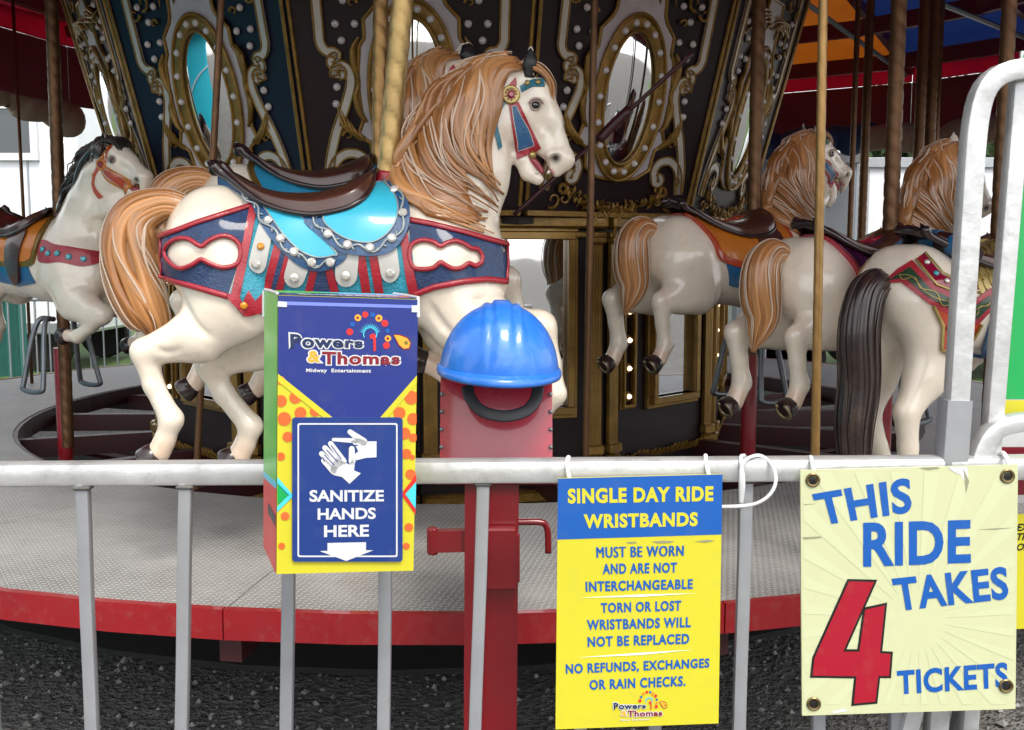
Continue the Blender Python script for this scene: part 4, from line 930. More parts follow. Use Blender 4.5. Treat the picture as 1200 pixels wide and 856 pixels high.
def hoof(mb_h, mb_s, L, d):
    c = hp(L[-1][0], L[-1][1], L[-1][2]); d = np.array((d[0], 0, -d[1]), float); d /= np.linalg.norm(d); k = PX
    Xv = np.array((0, 1.0, 0)); Yv = np.cross(d, Xv)
    mb_h.lathe([(11 * k, 1 * k), (13.5 * k, 3 * k), (15.5 * k, 10 * k), (17 * k, 19 * k), (16.4 * k, 20.5 * k), (.5 * k, 20.5 * k)], c, 20, Xv, Yv, d)
    e = c + d * 20.8 * k; a = np.linspace(R(-150), R(150), 18); P = [e + (Yv * math.cos(q) + Xv * math.sin(q)) * 12.5 * k for q in a]
    mb_s.tube(P, 3.2 * k, 8, flat=.55, upv=d)
# ------------------------------------------------------------------ carved horses
M('mouth_pink', '9c4048', .35, 0, .4)
M('tooth', 'd8d2c4', .3, 0, .5)
S0 = horse_sdf(.0062, 'gallop')
def seat_mesh():
    top = [(254, 197), (262, 200), (276, 207), (300, 217), (320, 223), (340, 226), (367, 226), (392, 222), (412, 214), (428, 205), (440, 198)]
    bot = [(252, 204), (262, 216), (278, 229), (296, 240), (316, 249), (340, 256), (367, 259), (392, 256), (414, 250), (431, 238), (443, 216)]
    m = 40; tp = crom(top, m); bp = crom(bot, m); na = 22; V = []; edge = []
    for i in range(m):
        p, g = S0.hit(*bp[i]); e = p + g * .030; e[1] = min(e[1], -.05); T = hp(tp[i][0], tp[i][1], 0); edge.append(e)
        for j in range(na + 1):
            a = -math.pi / 2 + math.pi * j / na; c, s = math.cos(a), math.sin(a)
            roll = .012 * math.exp(-((abs(s) - .93) / .06) ** 2)
            V.append((e[0] + (T[0] - e[0]) * c ** 1.3, -e[1] * math.copysign(abs(s) ** .85, s) * (1 + roll * 4), e[2] + (T[2] - e[2]) * c ** .9 + roll))
    F = [(i * (na + 1) + j, i * (na + 1) + j + 1, (i + 1) * (na + 1) + j + 1, (i + 1) * (na + 1) + j) for i in range(m - 1) for j in range(na)]
    mb = MB(); mb.add(V, F)
    rim = MB(); E = np.array(edge); W = E.copy(); W[:, 1] *= -1
    loop = np.vstack([E, [hp(441, 203, 0) + np.array((.004, -.03, 0)), hp(441, 200, 0) + np.array((.006, 0, .002)), hp(441, 203, 0) + np.array((.004, .03, 0))], W[::-1], [hp(252, 200, .04), hp(251, 197, 0), hp(252, 200, -.04)]])
    rr = np.full(len(loop), .008); rr[:14] = np.linspace(.016, .008, 14); rr[len(E) + 3 + len(W) - 14:len(E) + 3 + len(W)] = np.linspace(.008, .016, 14); rr[-3:] = .017
    rim.tube(loop, rr, 10, closed=True); return mb, rim
def lobes():
    rear = [(196, 296), (200, 287), (210, 281), (222, 281), (232, 287), (238, 289), (246, 283), (258, 278), (270, 279), (280, 287), (282, 299), (277, 310), (262, 314), (247, 309), (237, 304), (227, 310), (213, 314), (201, 306)]
    front = [(482, 290), (490, 284), (500, 283), (510, 286), (516, 290), (524, 286), (534, 284), (544, 288), (551, 292), (558, 293), (563, 300), (562, 308), (555, 312), (548, 309), (540, 314), (530, 315), (520, 310), (516, 308), (508, 314), (497, 316), (486, 314), (481, 303)]
    return smoothpoly(rear)[::2], smoothpoly(front)[::2]
def make_main_tack():
    K = {}; rear, front = lobes()
    rb = [(189, 278), (210, 271), (233, 262), (265, 252), (296, 242), (283, 296), (267, 347), (233, 336), (210, 330), (190, 322)]
    fb = [(479, 259), (506, 264), (545, 274), (570, 281), (592, 287), (593, 308), (592, 330), (570, 328), (545, 330), (510, 336), (485, 345), (482, 300)]
    d = Drape(S0); d.panel(rb, .006, [rear]); K['rump_band'] = (d.mb, 'navy_hide', {})
    d = Drape(S0); d.panel(fb, .006, [front]); K['breast_band'] = (d.mb, 'navy_hide', {})
    d = Drape(S0)
    for pl in ([(189, 278), (210, 271), (233, 262), (265, 252), (298, 242)], [(189, 322), (210, 330), (233, 337), (268, 348)]): d.cord(pl, .009, .0085, flat=.6)
    d.cord([(191, 279), (191, 300), (192, 321)], .008, .006, flat=.5)
    d.cord(rear, .010, .0066, closed=True, flat=.7); K['rump_band_edge'] = (d.mb, 'strap_red', dict(smooth=True))
    d = Drape(S0)
    for pl in (fb[:5], [(592, 330), (570, 328), (545, 330), (510, 336), (485, 345)]): d.cord(pl, .009, .0085, flat=.6)
    d.cord([(591, 288), (592, 308), (591, 329)], .010, .005); d.cord(front, .010, .0066, closed=True, flat=.7); K['breast_band_edge'] = (d.mb, 'strap_red', dict(smooth=True))
    d = Drape(S0); d.panel([(298, 246), (330, 285), (372, 308), (405, 300), (440, 294), (476, 262), (484, 300), (488, 350), (486, 392), (330, 392), (300, 362), (268, 350)], .007); K['skirt'] = (d.mb, 'turq_hide', {})
    d = Drape(S0)
    for (a, b, w) in (((298, 244), (276, 346), 5), ((329, 284), (312, 345), 5), ((339, 294), (324, 350), 5), ((370, 312), (358, 355), 4.5), ((386, 312), (396, 350), 4.5), ((423, 298), (431, 350), 5), ((437, 298), (446, 350), 5), ((473, 274), (487, 350), 5)):
        d.panel(caps(a, b, w, w, 3), .012, step=4)
    d.panel([(264, 345), (277, 345), (284, 356), (291, 341), (298, 353), (306, 344), (314, 350), (312, 364), (300, 367), (285, 371)], .013, step=4); K['skirt_strap'] = (d.mb, 'strap_red', {})
    d = Drape(S0); d.panel([(363, 345), (372, 312), (380, 311), (390, 345)], .011, step=4); d.panel([(316, 348), (331, 292), (336, 296), (321, 350)], .0125, step=4); K['skirt_inset'] = (d.mb, 'navy_hide', {})
    d = Drape(S0)
    for (a, b, ra, rb_) in (((313, 270), (303, 309), 9, 11), ((352, 306), (346, 323), 13, 12), ((408, 302), (407, 322), 13, 12.5), ((454, 296), (458, 318), 12, 12)): d.panel(caps(a, b, ra, rb_), .014, step=4)
    K['tongue'] = (d.mb, 'pearl', {})
    RF = [(255, 214), (277, 225), (293, 241), (307, 265), (327, 290), (350, 310), (373, 317), (393, 313), (408, 301), (400, 288), (365, 258), (310, 232)]
    RI = [(309, 244), (322, 262), (337, 281), (355, 296), (375, 302), (392, 300), (396, 296), (358, 262), (320, 240)]
    FF = [(357, 260), (377, 280), (400, 295), (423, 300), (453, 298), (473, 283), (481, 260), (477, 237), (462, 219), (447, 214), (400, 235)]
    FI = [(382, 260), (393, 274), (413, 284), (437, 286), (457, 274), (467, 254), (462, 233), (448, 223), (405, 240)]
    sm = lambda P: smoothpoly(P)[::2]
    d = Drape(S0); d.panel(sm(RF), .018, skirt=.012); d.panel(sm(FF), .024, skirt=.014); K['saddle_cloth_edge'] = (d.mb, 'navy_rim', {})
    d = Drape(S0); d.panel(sm(RI), .0205); d.panel(sm(FI), .0265); K['saddle_cloth'] = (d.mb, 'cyan_panel', {})
    d = Drape(S0)
    def wave(path, off, amp, nper):
        P = crom(path, 80); T = np.gradient(P, axis=0); T /= np.linalg.norm(T, axis=1)[:, None]; Q = np.stack([-T[:, 1], T[:, 0]], 1); u = np.linspace(0, nper * 2 * np.pi, 80)
        d.cord([tuple(q) for q in P + Q * (amp * 1.15 * np.sin(u))[:, None]], off, .0034, step=5, n=6)
        for k in range(0, 79, 4): q = P[k] + Q[k] * amp * 1.15 * math.sin(u[k]); d.cord([tuple(q), tuple(q + T[k] * 4.5 - Q[k] * 3.2 * np.sign(math.sin(u[k]) + 1e-6))], off, .0024, step=3, n=6)
    rc = [(283, 232), (299, 248), (312, 263), (330, 284), (350, 301), (374, 309.5), (396, 306)]; fc = [(369, 260), (386, 277), (411, 290), (434, 293), (459, 284), (474, 259), (470, 236), (455, 219)]
    wave(rc, .0215, 3.2, 4); wave(fc, .0275, 3.4, 5)
    for lp in (sm(RI), ): d.cord(lp, .0215, .0022, closed=True, step=6, n=6)
    d.cord(sm(FI), .0275, .0022, closed=True, step=6, n=6); K['scrollwork'] = (d.mb, 'silver_paint', dict(smooth=True))
    K['_gems'] = [(317, 263, .022), (331, 282, .022), (346, 296, .022), (367, 307, .022), (390, 307, .022), (388, 278, .028), (410, 289, .028), (434, 292, .028), (459, 282, .028), (473, 256, .028), (465, 231, .028), (302, 309, .016), (346, 324, .016), (407, 322, .016), (458, 319, .016)]
    K['_amber'] = [(308, 290, .016), (286, 357, .016)]
    mb, rim = seat_mesh(); K['saddle'] = (mb, 'saddle_brown', dict(smooth=True)); K['saddle_rim'] = (rim, 'saddle_dark', dict(smooth=True))
    return K
def make_bridle():
    K = {}
    d = Drape(S0); d.panel([(609, 101), (622, 94), (637, 94), (638, 102), (624, 102), (611, 109)], .004, step=3); d.panel([(587, 116), (592, 122), (585, 134), (583, 148), (588, 172), (584, 176), (578, 150), (580, 133)], .004, step=3); K['headstall'] = (d.mb, 'teal_strap', {})
    d = Drape(S0); d.panel([(596, 122), (608, 120), (620, 145), (634, 174), (621, 181), (606, 187), (600, 150)], .0045, step=3); d.panel([(593, 103), (604, 91), (605, 100), (600, 106)], .006, step=3); K['cheek_strap'] = (d.mb, 'strap_red', {})
    d = Drape(S0); d.panel([(600.5, 126), (605, 125), (615, 146), (625.5, 169), (608.5, 176), (604, 150)], .0062, step=3); K['cheek_inset'] = (d.mb, 'blue_leather', {})
    d = Drape(S0); d.cord([(600, 125.5), (605.5, 124.5), (615.5, 146), (626.5, 170), (608, 177), (603.5, 150)], .007, .0011, closed=True, n=6); K['cheek_piping'] = (d.mb, 'pearl', {})
    k = PX; d = Drape(S0); d.disc(598, 111.5, .004, [(10.5 * k, 0), (10.5 * k, 2.2 * k), (9 * k, 3.2 * k), (7.2 * k, 2.4 * k), (.1, 0)][:4] + [(.3 * k, 2.4 * k)], 22)
    for q in ((618.5, 98.3), (630.5, 98)): d.gem(*q, .006, 3.4 * k)
    d.gem(582, 132, .006, 3 * k); d.gem(622, 182, .006, 4.6 * k, tall=.9); K['brass_boss'] = (d.mb, 'gold_bright', dict(smooth=True))
    d = Drape(S0); d.gem(598, 111.5, .0105, 4.5 * k); 
    for a in range(9): d.gem(598 + 6.2 * math.cos(a * .698), 111.5 + 6.2 * math.sin(a * .698), .0105, 1.4 * k, 6)
    K['rosette_gem'] = (d.mb, 'gem_red', {})
    return K
def make_plain_tack():
    K = {}
    d = Drape(S0); d.panel(smoothpoly([(264, 218), (272, 262), (290, 296), (360, 312), (450, 312), (470, 290), (470, 235), (440, 214), (340, 235)])[::2], .014); K['saddle_cloth_edge'] = d.mb
    d = Drape(S0); d.panel(smoothpoly([(272, 224), (282, 260), (298, 287), (360, 302), (445, 302), (461, 285), (461, 240), (438, 222), (340, 238)])[::2], .0165); K['saddle_cloth'] = d.mb
    d = Drape(S0); d.panel([(300, 296), (360, 310), (445, 310), (455, 345), (400, 352), (320, 340)], .009); K['under_flap'] = d.mb
    d = Drape(S0); d.panel(smoothpoly([(385, 245), (430, 245), (432, 285), (424, 330), (410, 345), (396, 340), (384, 290)])[::2], .026); K['fender'] = d.mb
    d = Drape(S0); d.panel(smoothpoly([(478, 262), (520, 270), (560, 276), (592, 285), (593, 305), (575, 312), (540, 304), (510, 306), (480, 300)])[::2], .008); K['breast_collar'] = d.mb
    d = Drape(S0)
    for q in ((492, 280), (512, 288), (534, 288), (556, 294), (578, 298)): d.gem(*q, .009, 6 * PX)
    K['collar_stud'] = d.mb
    d = Drape(SSTAND); d.panel([(348, 236), (326, 300), (253, 352), (234, 330), (266, 290), (290, 232)], .008); K['rump_harness'] = d.mb
    d = Drape(SSTAND); d.panel([(330, 242), (312, 294), (254, 337), (244, 328), (276, 290), (300, 240)], .0105); K['rump_harness_inset'] = d.mb
    d = Drape(SSTAND)
    d.cord([(348, 236), (326, 300), (253, 352)], .011, .006); d.cord([(234, 330), (266, 290), (290, 232)], .011, .006)
    P = crom([(314, 244), (294, 292), (251, 331)], 60); T = np.gradient(P, axis=0); Q = np.stack([-T[:, 1], T[:, 0]], 1); Q /= np.linalg.norm(Q, axis=1)[:, None]; u = np.linspace(0, 30, 60)
    d.cord([tuple(q) for q in P + Q * (6 * np.sin(u))[:, None]], .013, .0028, step=3, n=6); d.cord([tuple(q) for q in P], .013, .002, n=6)
    pend = [(270, 333), (306, 316), (314, 350), (308, 380), (290, 398), (274, 376)]; d.cord(pend, .009, .006, closed=True)
    K['harness_gilding'] = d.mb
    d = Drape(SSTAND); d.panel(pend, .007); K['harness_pendant'] = d.mb
    d = Drape(SSTAND)
    for q in ((340, 262), (332, 284), (314, 308), (294, 324), (274, 338)): d.gem(*q, .011, 5 * PX)
    for q in ((288, 345), (294, 368)): d.gem(*q, .010, 5 * PX)
    K['harness_gem'] = d.mb
    d = Drape(S0)
    for i in range(4):
        for j in range(5 - i):
            x, y = 470 + 17 * j + 8 * i, 262 - 12 * i + 2 * j; d.panel(smoothpoly([(x, y - 9), (x + 8, y), (x + 7, y + 20), (x, y + 30 + 4 * i), (x - 7, y + 20), (x - 8, y)])[::3], .012 + .006 * i, step=6)
    K['wing'] = d.mb
    return K
def white_body_parts(S, legs):
    V, F = S.mesh(); return V, F, horse_paint(V, legs)
WHOLE = {'body', 'mane', 'forelock', 'tail', 'scrollwork', 'cheek_piping', 'rosette_gem', 'harness_gilding', 'eyelid', 'rhinestone', 'saddle_rim'}
def put_mb(name, V, F, col, m, parent, smooth=True, label=None, angle=None):
    V = np.array(V)
    if name not in WHOLE and col is None:
        F = [tuple(int(q) for q in f) for f in F]; I = islands(len(V), F)
        if len(I) > 1:
            for fs in I:
                ids = sorted({q for f in fs for q in f}); mp = {q: i for i, q in enumerate(ids)}; o = put_mb1(name, V[ids], [tuple(mp[q] for q in f) for f in fs], None, m, parent, smooth, label, angle)
            return o
    return put_mb1(name, V, F, col, m, parent, smooth, label, angle)
def put_mb1(name, V, F, col, m, parent, smooth=True, label=None, angle=None):
    mb = MB(); mb.add(np.array(V) + np.array(parent['_off']), [tuple(int(q) for q in f) for f in F], col); return mb.build(name, m, parent, smooth=smooth, label=label, angle=angle)
EYE = {}
for sg in (-1, 1):
    p = S0.hit(627.5, 123.5); e = p[0].copy(); g = p[1].copy()
    if sg > 0: e[1] *= -1; g[1] *= -1
    EYE[sg] = (e, g)
BRIDLE = make_bridle(); MAIN = make_main_tack(); SSTAND = horse_sdf(.010, 'stand'); PLAIN = make_plain_tack()
d = Drape(S0); d.panel([(615, 90), (613, 76), (617, 63), (622, 57), (628, 68), (629, 80), (625, 92)], .0035, step=3); EARD = d.mb
MANES = {'tan': make_mane(S0, TAN, TAN2, PALE), 'short': make_mane(S0, TAN, TAN2, PALE, seed=5, short=True)}
FORE = make_forelock(S0, TAN, TAN2, PALE)
BODY = {'gallop': white_body_parts(S0, 'gallop')}
for _l in ('leap', 'stand'): BODY[_l] = white_body_parts(SSTAND if _l == 'stand' else horse_sdf(.010, _l), _l)
def recol(mb, f): 
    t = MB(); t.add(mb.v, mb.f, np.clip(np.array([f(np.array(c)) for c in mb.c]), 0, 1)); return t
_bk = lambda c: np.array((.012, .011, .012)) + .05 * c * c
_br = lambda c: np.array((.032, .016, .013)) * (.4 + 1.6 * c.mean()) + .22 * np.clip(c.mean() - .42, 0, 1)
def carousel_horse(label, pos, heading, legs='gallop', bends=(0, 0, 0), tack='main', tail='flow', mane='tan', tailcol=None, pole=((0, 0), (0, 0)), pole_r=.026, cloth=None, zoff=0.0, polemat='brass_pole', extra=None, socket=True, bridle=None):
    t = thing('carousel_horse', label, 'carousel horse', (0, 0, 0), 'horses mounted on the carousel')
    t['_off'] = (0, 0, 0)
    fz = np.array((0, 0, zoff)); bd = lambda V: bend(np.array(V).reshape(-1, 3), *bends) + fz
    V, F, C = BODY[legs]; put_mb('body', bd(V), F, C, 'horse_paint', t)
    mn = MANES['tan'] if mane == 'tan' else recol(MANES['short' if mane == 'short' else 'tan'], _bk); put_mb('mane', bd(mn.v), mn.f, np.array(mn.c), 'hair_paint', t)
    fl = FORE if mane == 'tan' else recol(FORE, _bk); put_mb('forelock', bd(fl.v), fl.f, np.array(fl.c), 'hair_paint', t)
    tl = make_tail(TAILS[tail], TAN, TAN2, PALE, seed=4 if tail == 'flow' else 6, twist=1.4 if tail == 'flow' else .5, latk=.62 if tail == 'flow' else .9)
    if tailcol: tl = recol(tl, tailcol)
    put_mb('tail', np.array(tl.v) + fz, tl.f, np.array(tl.c), 'hair_paint', t)
    for sg in (-1, 1):
        e, g = EYE[sg]; b = MB(); b.ball(e - g * .006, .0135, 16); eo = put_mb('eye', bd(b.v), b.f, None, 'eye_black', t)
        X = np.array((1, 0, 0.0)) - g * g[0]; X /= np.linalg.norm(X); Yv = np.cross(g, X); a = np.linspace(0, 2 * np.pi, 22, endpoint=False)
        P = [e + g * .003 + (X * math.cos(q) * 1.15 + Yv * math.sin(q)) * .0125 for q in a]; r = MB(); r.tube(P, .0030, 8, closed=True)
        P2 = [e + g * .007 + (X * math.cos(q) * 1.4 + Yv * math.sin(q) * 1.25) * .0145 for q in np.linspace(.2, 2.9, 12) * (1 if np.dot(Yv, (0, 0, 1)) > 0 else -1)]; r.tube(P2, .0032, 8)
        put_mb('eyelid', bd(r.v), r.f, None, 'eye_rim', eo)
    tb = MB()
    for k in range(7):
        y = -.021 + .007 * k; q = abs(k - 3) * .6; tb.box(hp(644.5 - q, 202.5 - q * .3, y), (.007, .0058, .011), X=(.8, 0, -.6), Z=(.6, 0, .8), bev=.002); tb.box(hp(631 - q, 203 - q * .2, y), (.007, .0058, .009), X=(.8, 0, -.6), Z=(.6, 0, .8), bev=.002)
    tg = MB(); P = crom([hp(618, 184), hp(628, 192), hp(636, 203)], 16); tg.tube(P, np.linspace(.014, .007, 16), 12, flat=1.5, upv=(0, 1, 0)); put_mb('tongue_lining', bd(tg.v), tg.f, None, 'mouth_pink', t)
    put_mb1('teeth', bd(tb.v), tb.f, None, 'tooth', t, smooth=True)
    put_mb('ear_lining', bd(EARD.v), EARD.f, None, 'ear_black', t)
    for nm, L in LEGS[legs].items():
        h = MB(); s = MB(); hoof(h, s, L, HOOFDIR[legs][nm]); ho = put_mb('hoof', np.array(h.v) + fz, h.f, None, 'hoof_paint', t, angle=40); put_mb('horseshoe', np.array(s.v) + fz, s.f, None, 'shoe_metal', ho)
    for k, (mb, m, kw) in BRIDLE.items(): put_mb(k, bd(mb.v), mb.f, None, (bridle or {}).get(k, m), t, smooth=kw.get('smooth', False), angle=None if kw.get('smooth') else 35)
    if tack == 'main':
        for k, v in MAIN.items():
            if k[0] == '_': continue
            mb, m, kw = v; put_mb(k, bd(mb.v), mb.f, None, m, t, smooth=True, angle=None if kw.get('smooth') else 35)
        for key, m, r in (('_gems', 'gem_clear', 5.2), ('_amber', 'gem_amber', 4.2)):
            for x, y, off in MAIN[key]:
                d = Drape(S0); d.gem(x, y, off, r * PX, 12); put_mb('gemstone', bd(d.mb.v), d.mb.f, None, m, t, smooth=False)
    else:
        for k in ('saddle', 'saddle_rim'): mb, m, kw = MAIN[k]; put_mb(k, bd(mb.v), mb.f, None, m, t)
        for k, m in cloth.items():
            mb = PLAIN[k]; put_mb(k, bd(mb.v), mb.f, None, m, t, angle=35)
    (px0, pz0), (px1, pz1) = pole
    p = MB(); pole_mesh(p, (px0, 0, pz0), (px1, 0, pz1), pole_r); put_mb('pole', p.v, p.f, None, polemat, t)
    if socket:
        b = MB(); b.lathe([(.055, .0), (.055, .012), (.04, .018), (.036, .05), (.03, .052)], (px0 - .002, 0, .001), 20); put_mb('socket', b.v, b.f, None, 'red_paint', t, angle=35)
    if extra: extra(t, zoff, bd)
    t.location = V3(pos); t.rotation_euler = (0, 0, heading); t['_off'] = V3(pos)
    return t
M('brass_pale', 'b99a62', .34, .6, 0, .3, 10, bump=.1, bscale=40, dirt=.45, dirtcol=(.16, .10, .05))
# the foremost horse; its pole leans as in the photo
_a = at(413, 680, HY) - HO; _b = at(477, -60, HY) - HO
_k = (_b[0] - _a[0]) / (_b[2] - _a[2]); PZ1 = 2.35
pole0 = ((_a[0] + _k * (0 - _a[2]), 0.0), (_a[0] + _k * (PZ1 - _a[2]), PZ1))
def collar_extra(t, zoff, bd):
    b = MB(); c = hp(452, 206); T = np.array((_k, 0, 1)); b.lathe([(.036, -.03), (.036, .006), (.030, .012), (.0265, .014)], c, 18); put_mb('pole_collar', b.v, b.f, None, 'strap_red', t, angle=35)
carousel_horse('cream carousel horse with tan mane and turquoise saddle cloth, largest and foremost', HO, 0, pole_r=.031, polemat='brass_pale', pole=pole0, extra=collar_extra)
M('cyan_dull', '2a86ab', .34, 0, .5, .2, 12)
# second horse of the same row pair, behind the first
def roundpole(x): return ((x, -.02), (x, PZ1))
P = at(436, 300, 3.62); _dx = HO[0] - at(440, 300, HY)[0]
carousel_horse('cream carousel horse mostly hidden behind the foremost one, blue saddle cloth showing', (P[0], 3.62, DECKZ), R(4), bends=(R(17), R(-24), 0.3), pole=((0.0, -.02), (0.055, PZ1)), tack='plain', zoff=.115,
    cloth={'saddle_cloth_edge': 'gold_paint', 'saddle_cloth': 'cyan_dull', 'breast_collar': 'navy_rim'})
def rests(t, zoff, bd):
    b = MB(); b.lathe([(.034, -.34), (.034, .46)], (.0, 0, 0), 16); put_mb('stand_post', b.v, b.f, None, 'red_paint', t, angle=40)
    for sy in (-1, 1):
        y = sy * .10; x = .0; b = MB()
        P = [(x, y * .3, .60), (x - .03, y, .58), (x - .07, y * 1.5, .32), (x - .06, y * 1.6, .27), (x + .06, y * 1.6, .27), (x + .07, y * 1.5, .32), (x + .03, y, .58), (x, y * .3, .60)]
        b.tube(crom(P, 60), .0125, 10); put_mb('foot_rest', np.array(b.v), b.f, None, 'steel_grey', t)
P = at(66, 300, 4.9)
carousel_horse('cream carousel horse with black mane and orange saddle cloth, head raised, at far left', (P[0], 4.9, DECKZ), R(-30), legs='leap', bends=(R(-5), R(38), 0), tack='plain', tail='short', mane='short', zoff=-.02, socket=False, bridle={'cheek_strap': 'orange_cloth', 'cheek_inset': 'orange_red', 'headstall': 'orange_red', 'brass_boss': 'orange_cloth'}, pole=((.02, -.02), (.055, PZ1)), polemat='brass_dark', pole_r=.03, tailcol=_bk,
    cloth={'saddle_cloth_edge': 'gold_paint', 'saddle_cloth': 'orange_cloth', 'under_flap': 'blue_cloth', 'fender': 'saddle_brown', 'breast_collar': 'strap_red', 'collar_stud': 'gem_teal'}, extra=rests)
P = at(882, 300, 4.55)
carousel_horse('cream carousel horse with tan tail and orange and blue saddle cloth, leaping in mid distance', (P[0], 4.55, DECKZ), R(29), legs='leap', bends=(R(10), R(24), 0), tack='plain', tail='short', zoff=-.03, socket=False, pole=((0, -.1), (.0, PZ1)), polemat='brass_dark', pole_r=.03,
    cloth={'saddle_cloth_edge': 'orange_red', 'saddle_cloth': 'orange_cloth', 'under_flap': 'blue_cloth', 'fender': 'saddle_brown', 'breast_collar': 'orange_red', 'collar_stud': 'gem_teal'}, extra=rests)
P = at(1042, 300, 4.0)
carousel_horse('cream carousel horse with tan tail and purple saddle cloth edged in red', (P[0], 4.0, DECKZ), R(29), legs='leap', bends=(R(10), R(0), -.35), tack='plain', tail='short', zoff=-.13, socket=False, pole=((0, -.02), (.0, PZ1)), polemat='brass_dark', pole_r=.03,
    cloth={'saddle_cloth_edge': 'strap_red', 'saddle_cloth': 'purple_cloth', 'under_flap': 'green_band', 'fender': 'saddle_dark'}, extra=rests)
def roll(t, zoff, bd):
    for nm, m, y0, y1, r in (('blanket_roll', 'saddle_dark', -.17, .17, .036), ('roll_band', 'blue_cloth', -.13, -.08, .039), ('roll_band', 'blue_cloth', -.03, .03, .039), ('roll_band', 'blue_cloth', .08, .13, .039)):
        b = MB(); c = hp(300, 212); b.tube([c + np.array((0, y, -.06 * (y / .17) ** 2)) for y in np.linspace(y0, y1, 14)], r, 14); put_mb(nm, np.array(b.v) + np.array((0, 0, zoff)), b.f, None, m, t, angle=40)
P = at(1168, 300, 3.72)
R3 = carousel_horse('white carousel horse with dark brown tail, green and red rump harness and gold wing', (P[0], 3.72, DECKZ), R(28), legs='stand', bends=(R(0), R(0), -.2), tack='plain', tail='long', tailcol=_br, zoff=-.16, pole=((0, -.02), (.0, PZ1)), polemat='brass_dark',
    cloth={'breast_collar': 'blue_leather'}, extra=roll, mane='black')

# its rump harness, traced from the photo onto this horse's own carved flank
class FromView:
    def __init__(s, S, pos, heading, zoff): s.S = S; s.p = np.array(pos); s.c, s.s = math.cos(heading), math.sin(heading); s.z = np.array((0, 0, zoff))
    def loc(s, P): q = P - s.p; return np.stack([q[..., 0] * s.c + q[..., 1] * s.s, -q[..., 0] * s.s + q[..., 1] * s.c, q[..., 2]], -1) - s.z
    def hit(s, px, py, off=0.0):
        d = ray(px, py); Y = np.linspace(2.7, 4.1, 420); P = s.loc(CAM + d * (Y / d[1])[:, None]); v = s.S.sample(P)
        k = int(np.argmax(v < 0)) if (v < 0).any() else int(np.argmin(v))
        p = P[k]; g = s.S.grad(p)
        if v[k] < 0 and k > 0: f = v[k - 1] / (v[k - 1] - v[k]); p = P[k - 1] + (P[k] - P[k - 1]) * f
        else: p = p - g * max(v[k], 0)
        return p + g * off, g
    def grad(s, P): return s.S.grad(P)
FV = FromView(SSTAND, R3['_off'], R(28), -.16); ZF = np.array((0, 0, -.16))
def b3(pts): return [(850 + x / 2.377, 180 + y / 2.377) for x, y in pts]
def fv_part(name, m, fn, smooth=True):
    d = Drape(FV); fn(d); v = np.array(d.mb.v); put_mb(name, v + ZF, d.mb.f, None, m, R3, angle=35)
fv_part('rump_harness', 'strap_red', lambda d: d.panel(b3([(440, 362), (480, 325), (520, 300), (575, 362), (640, 396), (690, 408), (738, 375), (742, 432), (700, 476), (645, 463), (560, 414), (490, 360)]), .008, step=4))
fv_part('rump_harness_inset', 'green_band', lambda d: d.panel(b3([(458, 355), (516, 320), (568, 377), (640, 412), (690, 423), (731, 397), (733, 425), (696, 459), (645, 446), (563, 400), (500, 348)]), .0105, step=4))
fv_part('rump_band', 'gem_red', lambda d: d.panel(b3([(532, 298), (552, 282), (600, 340), (650, 364), (700, 358), (706, 378), (650, 388), (588, 366)]), .009, step=4))
fv_part('harness_pendant', 'orange_red', lambda d: d.panel(b3([(578, 425), (603, 480), (600, 546), (638, 565), (688, 514), (710, 474), (645, 463)]), .007, step=4))
def _gild(d):
    d.cord(b3([(578, 425), (603, 480), (600, 546), (638, 565), (688, 514), (710, 474)]), .010, .006)
    for q in ([(530, 300), (586, 368), (650, 392), (706, 382)], [(554, 282), (602, 338), (652, 362), (700, 356)]): d.cord(b3(q), .012, .0042)
    P = crom(b3([(488, 342), (540, 365), (600, 412), (645, 430), (690, 440), (725, 412)]), 80); T = np.gradient(P, axis=0); Q = np.stack([-T[:, 1], T[:, 0]], 1); Q /= np.linalg.norm(Q, axis=1)[:, None]; u = np.linspace(0, 34, 80)
    d.cord([tuple(q) for q in P + Q * (3.4 * np.sin(u))[:, None]], .0125, .0022, step=2, n=6); d.cord([tuple(q) for q in P - Q * (3.4 * np.sin(u * .5))[:, None]], .0125, .0018, step=2, n=6)
fv_part('harness_gilding', 'gold_bright', _gild)
for q, m in (((560, 308), 'gem_clear'), ((584, 338), 'gem_teal'), ((612, 358), 'gem_clear'), ((640, 372), 'gem_amber'), ((672, 374), 'gem_teal'), ((618, 485), 'gem_clear'), ((630, 512), 'gem_teal')):
    d = Drape(FV); d.gem(*b3([q])[0], .011, .0095, 10); put_mb('gemstone', np.array(d.mb.v) + ZF, d.mb.f, None, m, R3)
fv_part('tassel', 'blue_leather', lambda d: d.panel(b3([(735, 470), (752, 395), (762, 400), (757, 500), (716, 578), (712, 545)]), .012, step=4))
for i in range(4):
    for j in range(4 - i // 2): 
        x, y = 708 + 14 * j + 4 * i, 350 - 34 * i - 10 * j; fv_part('wing_feather', 'gold_bright', lambda d: d.panel(smoothpoly(b3([(x, y - 22), (x + 12, y - 4), (x + 11, y + 26), (x, y + 42), (x - 11, y + 26), (x - 12, y - 4)]))[::3], .012 + .006 * i + .003 * j, step=4))
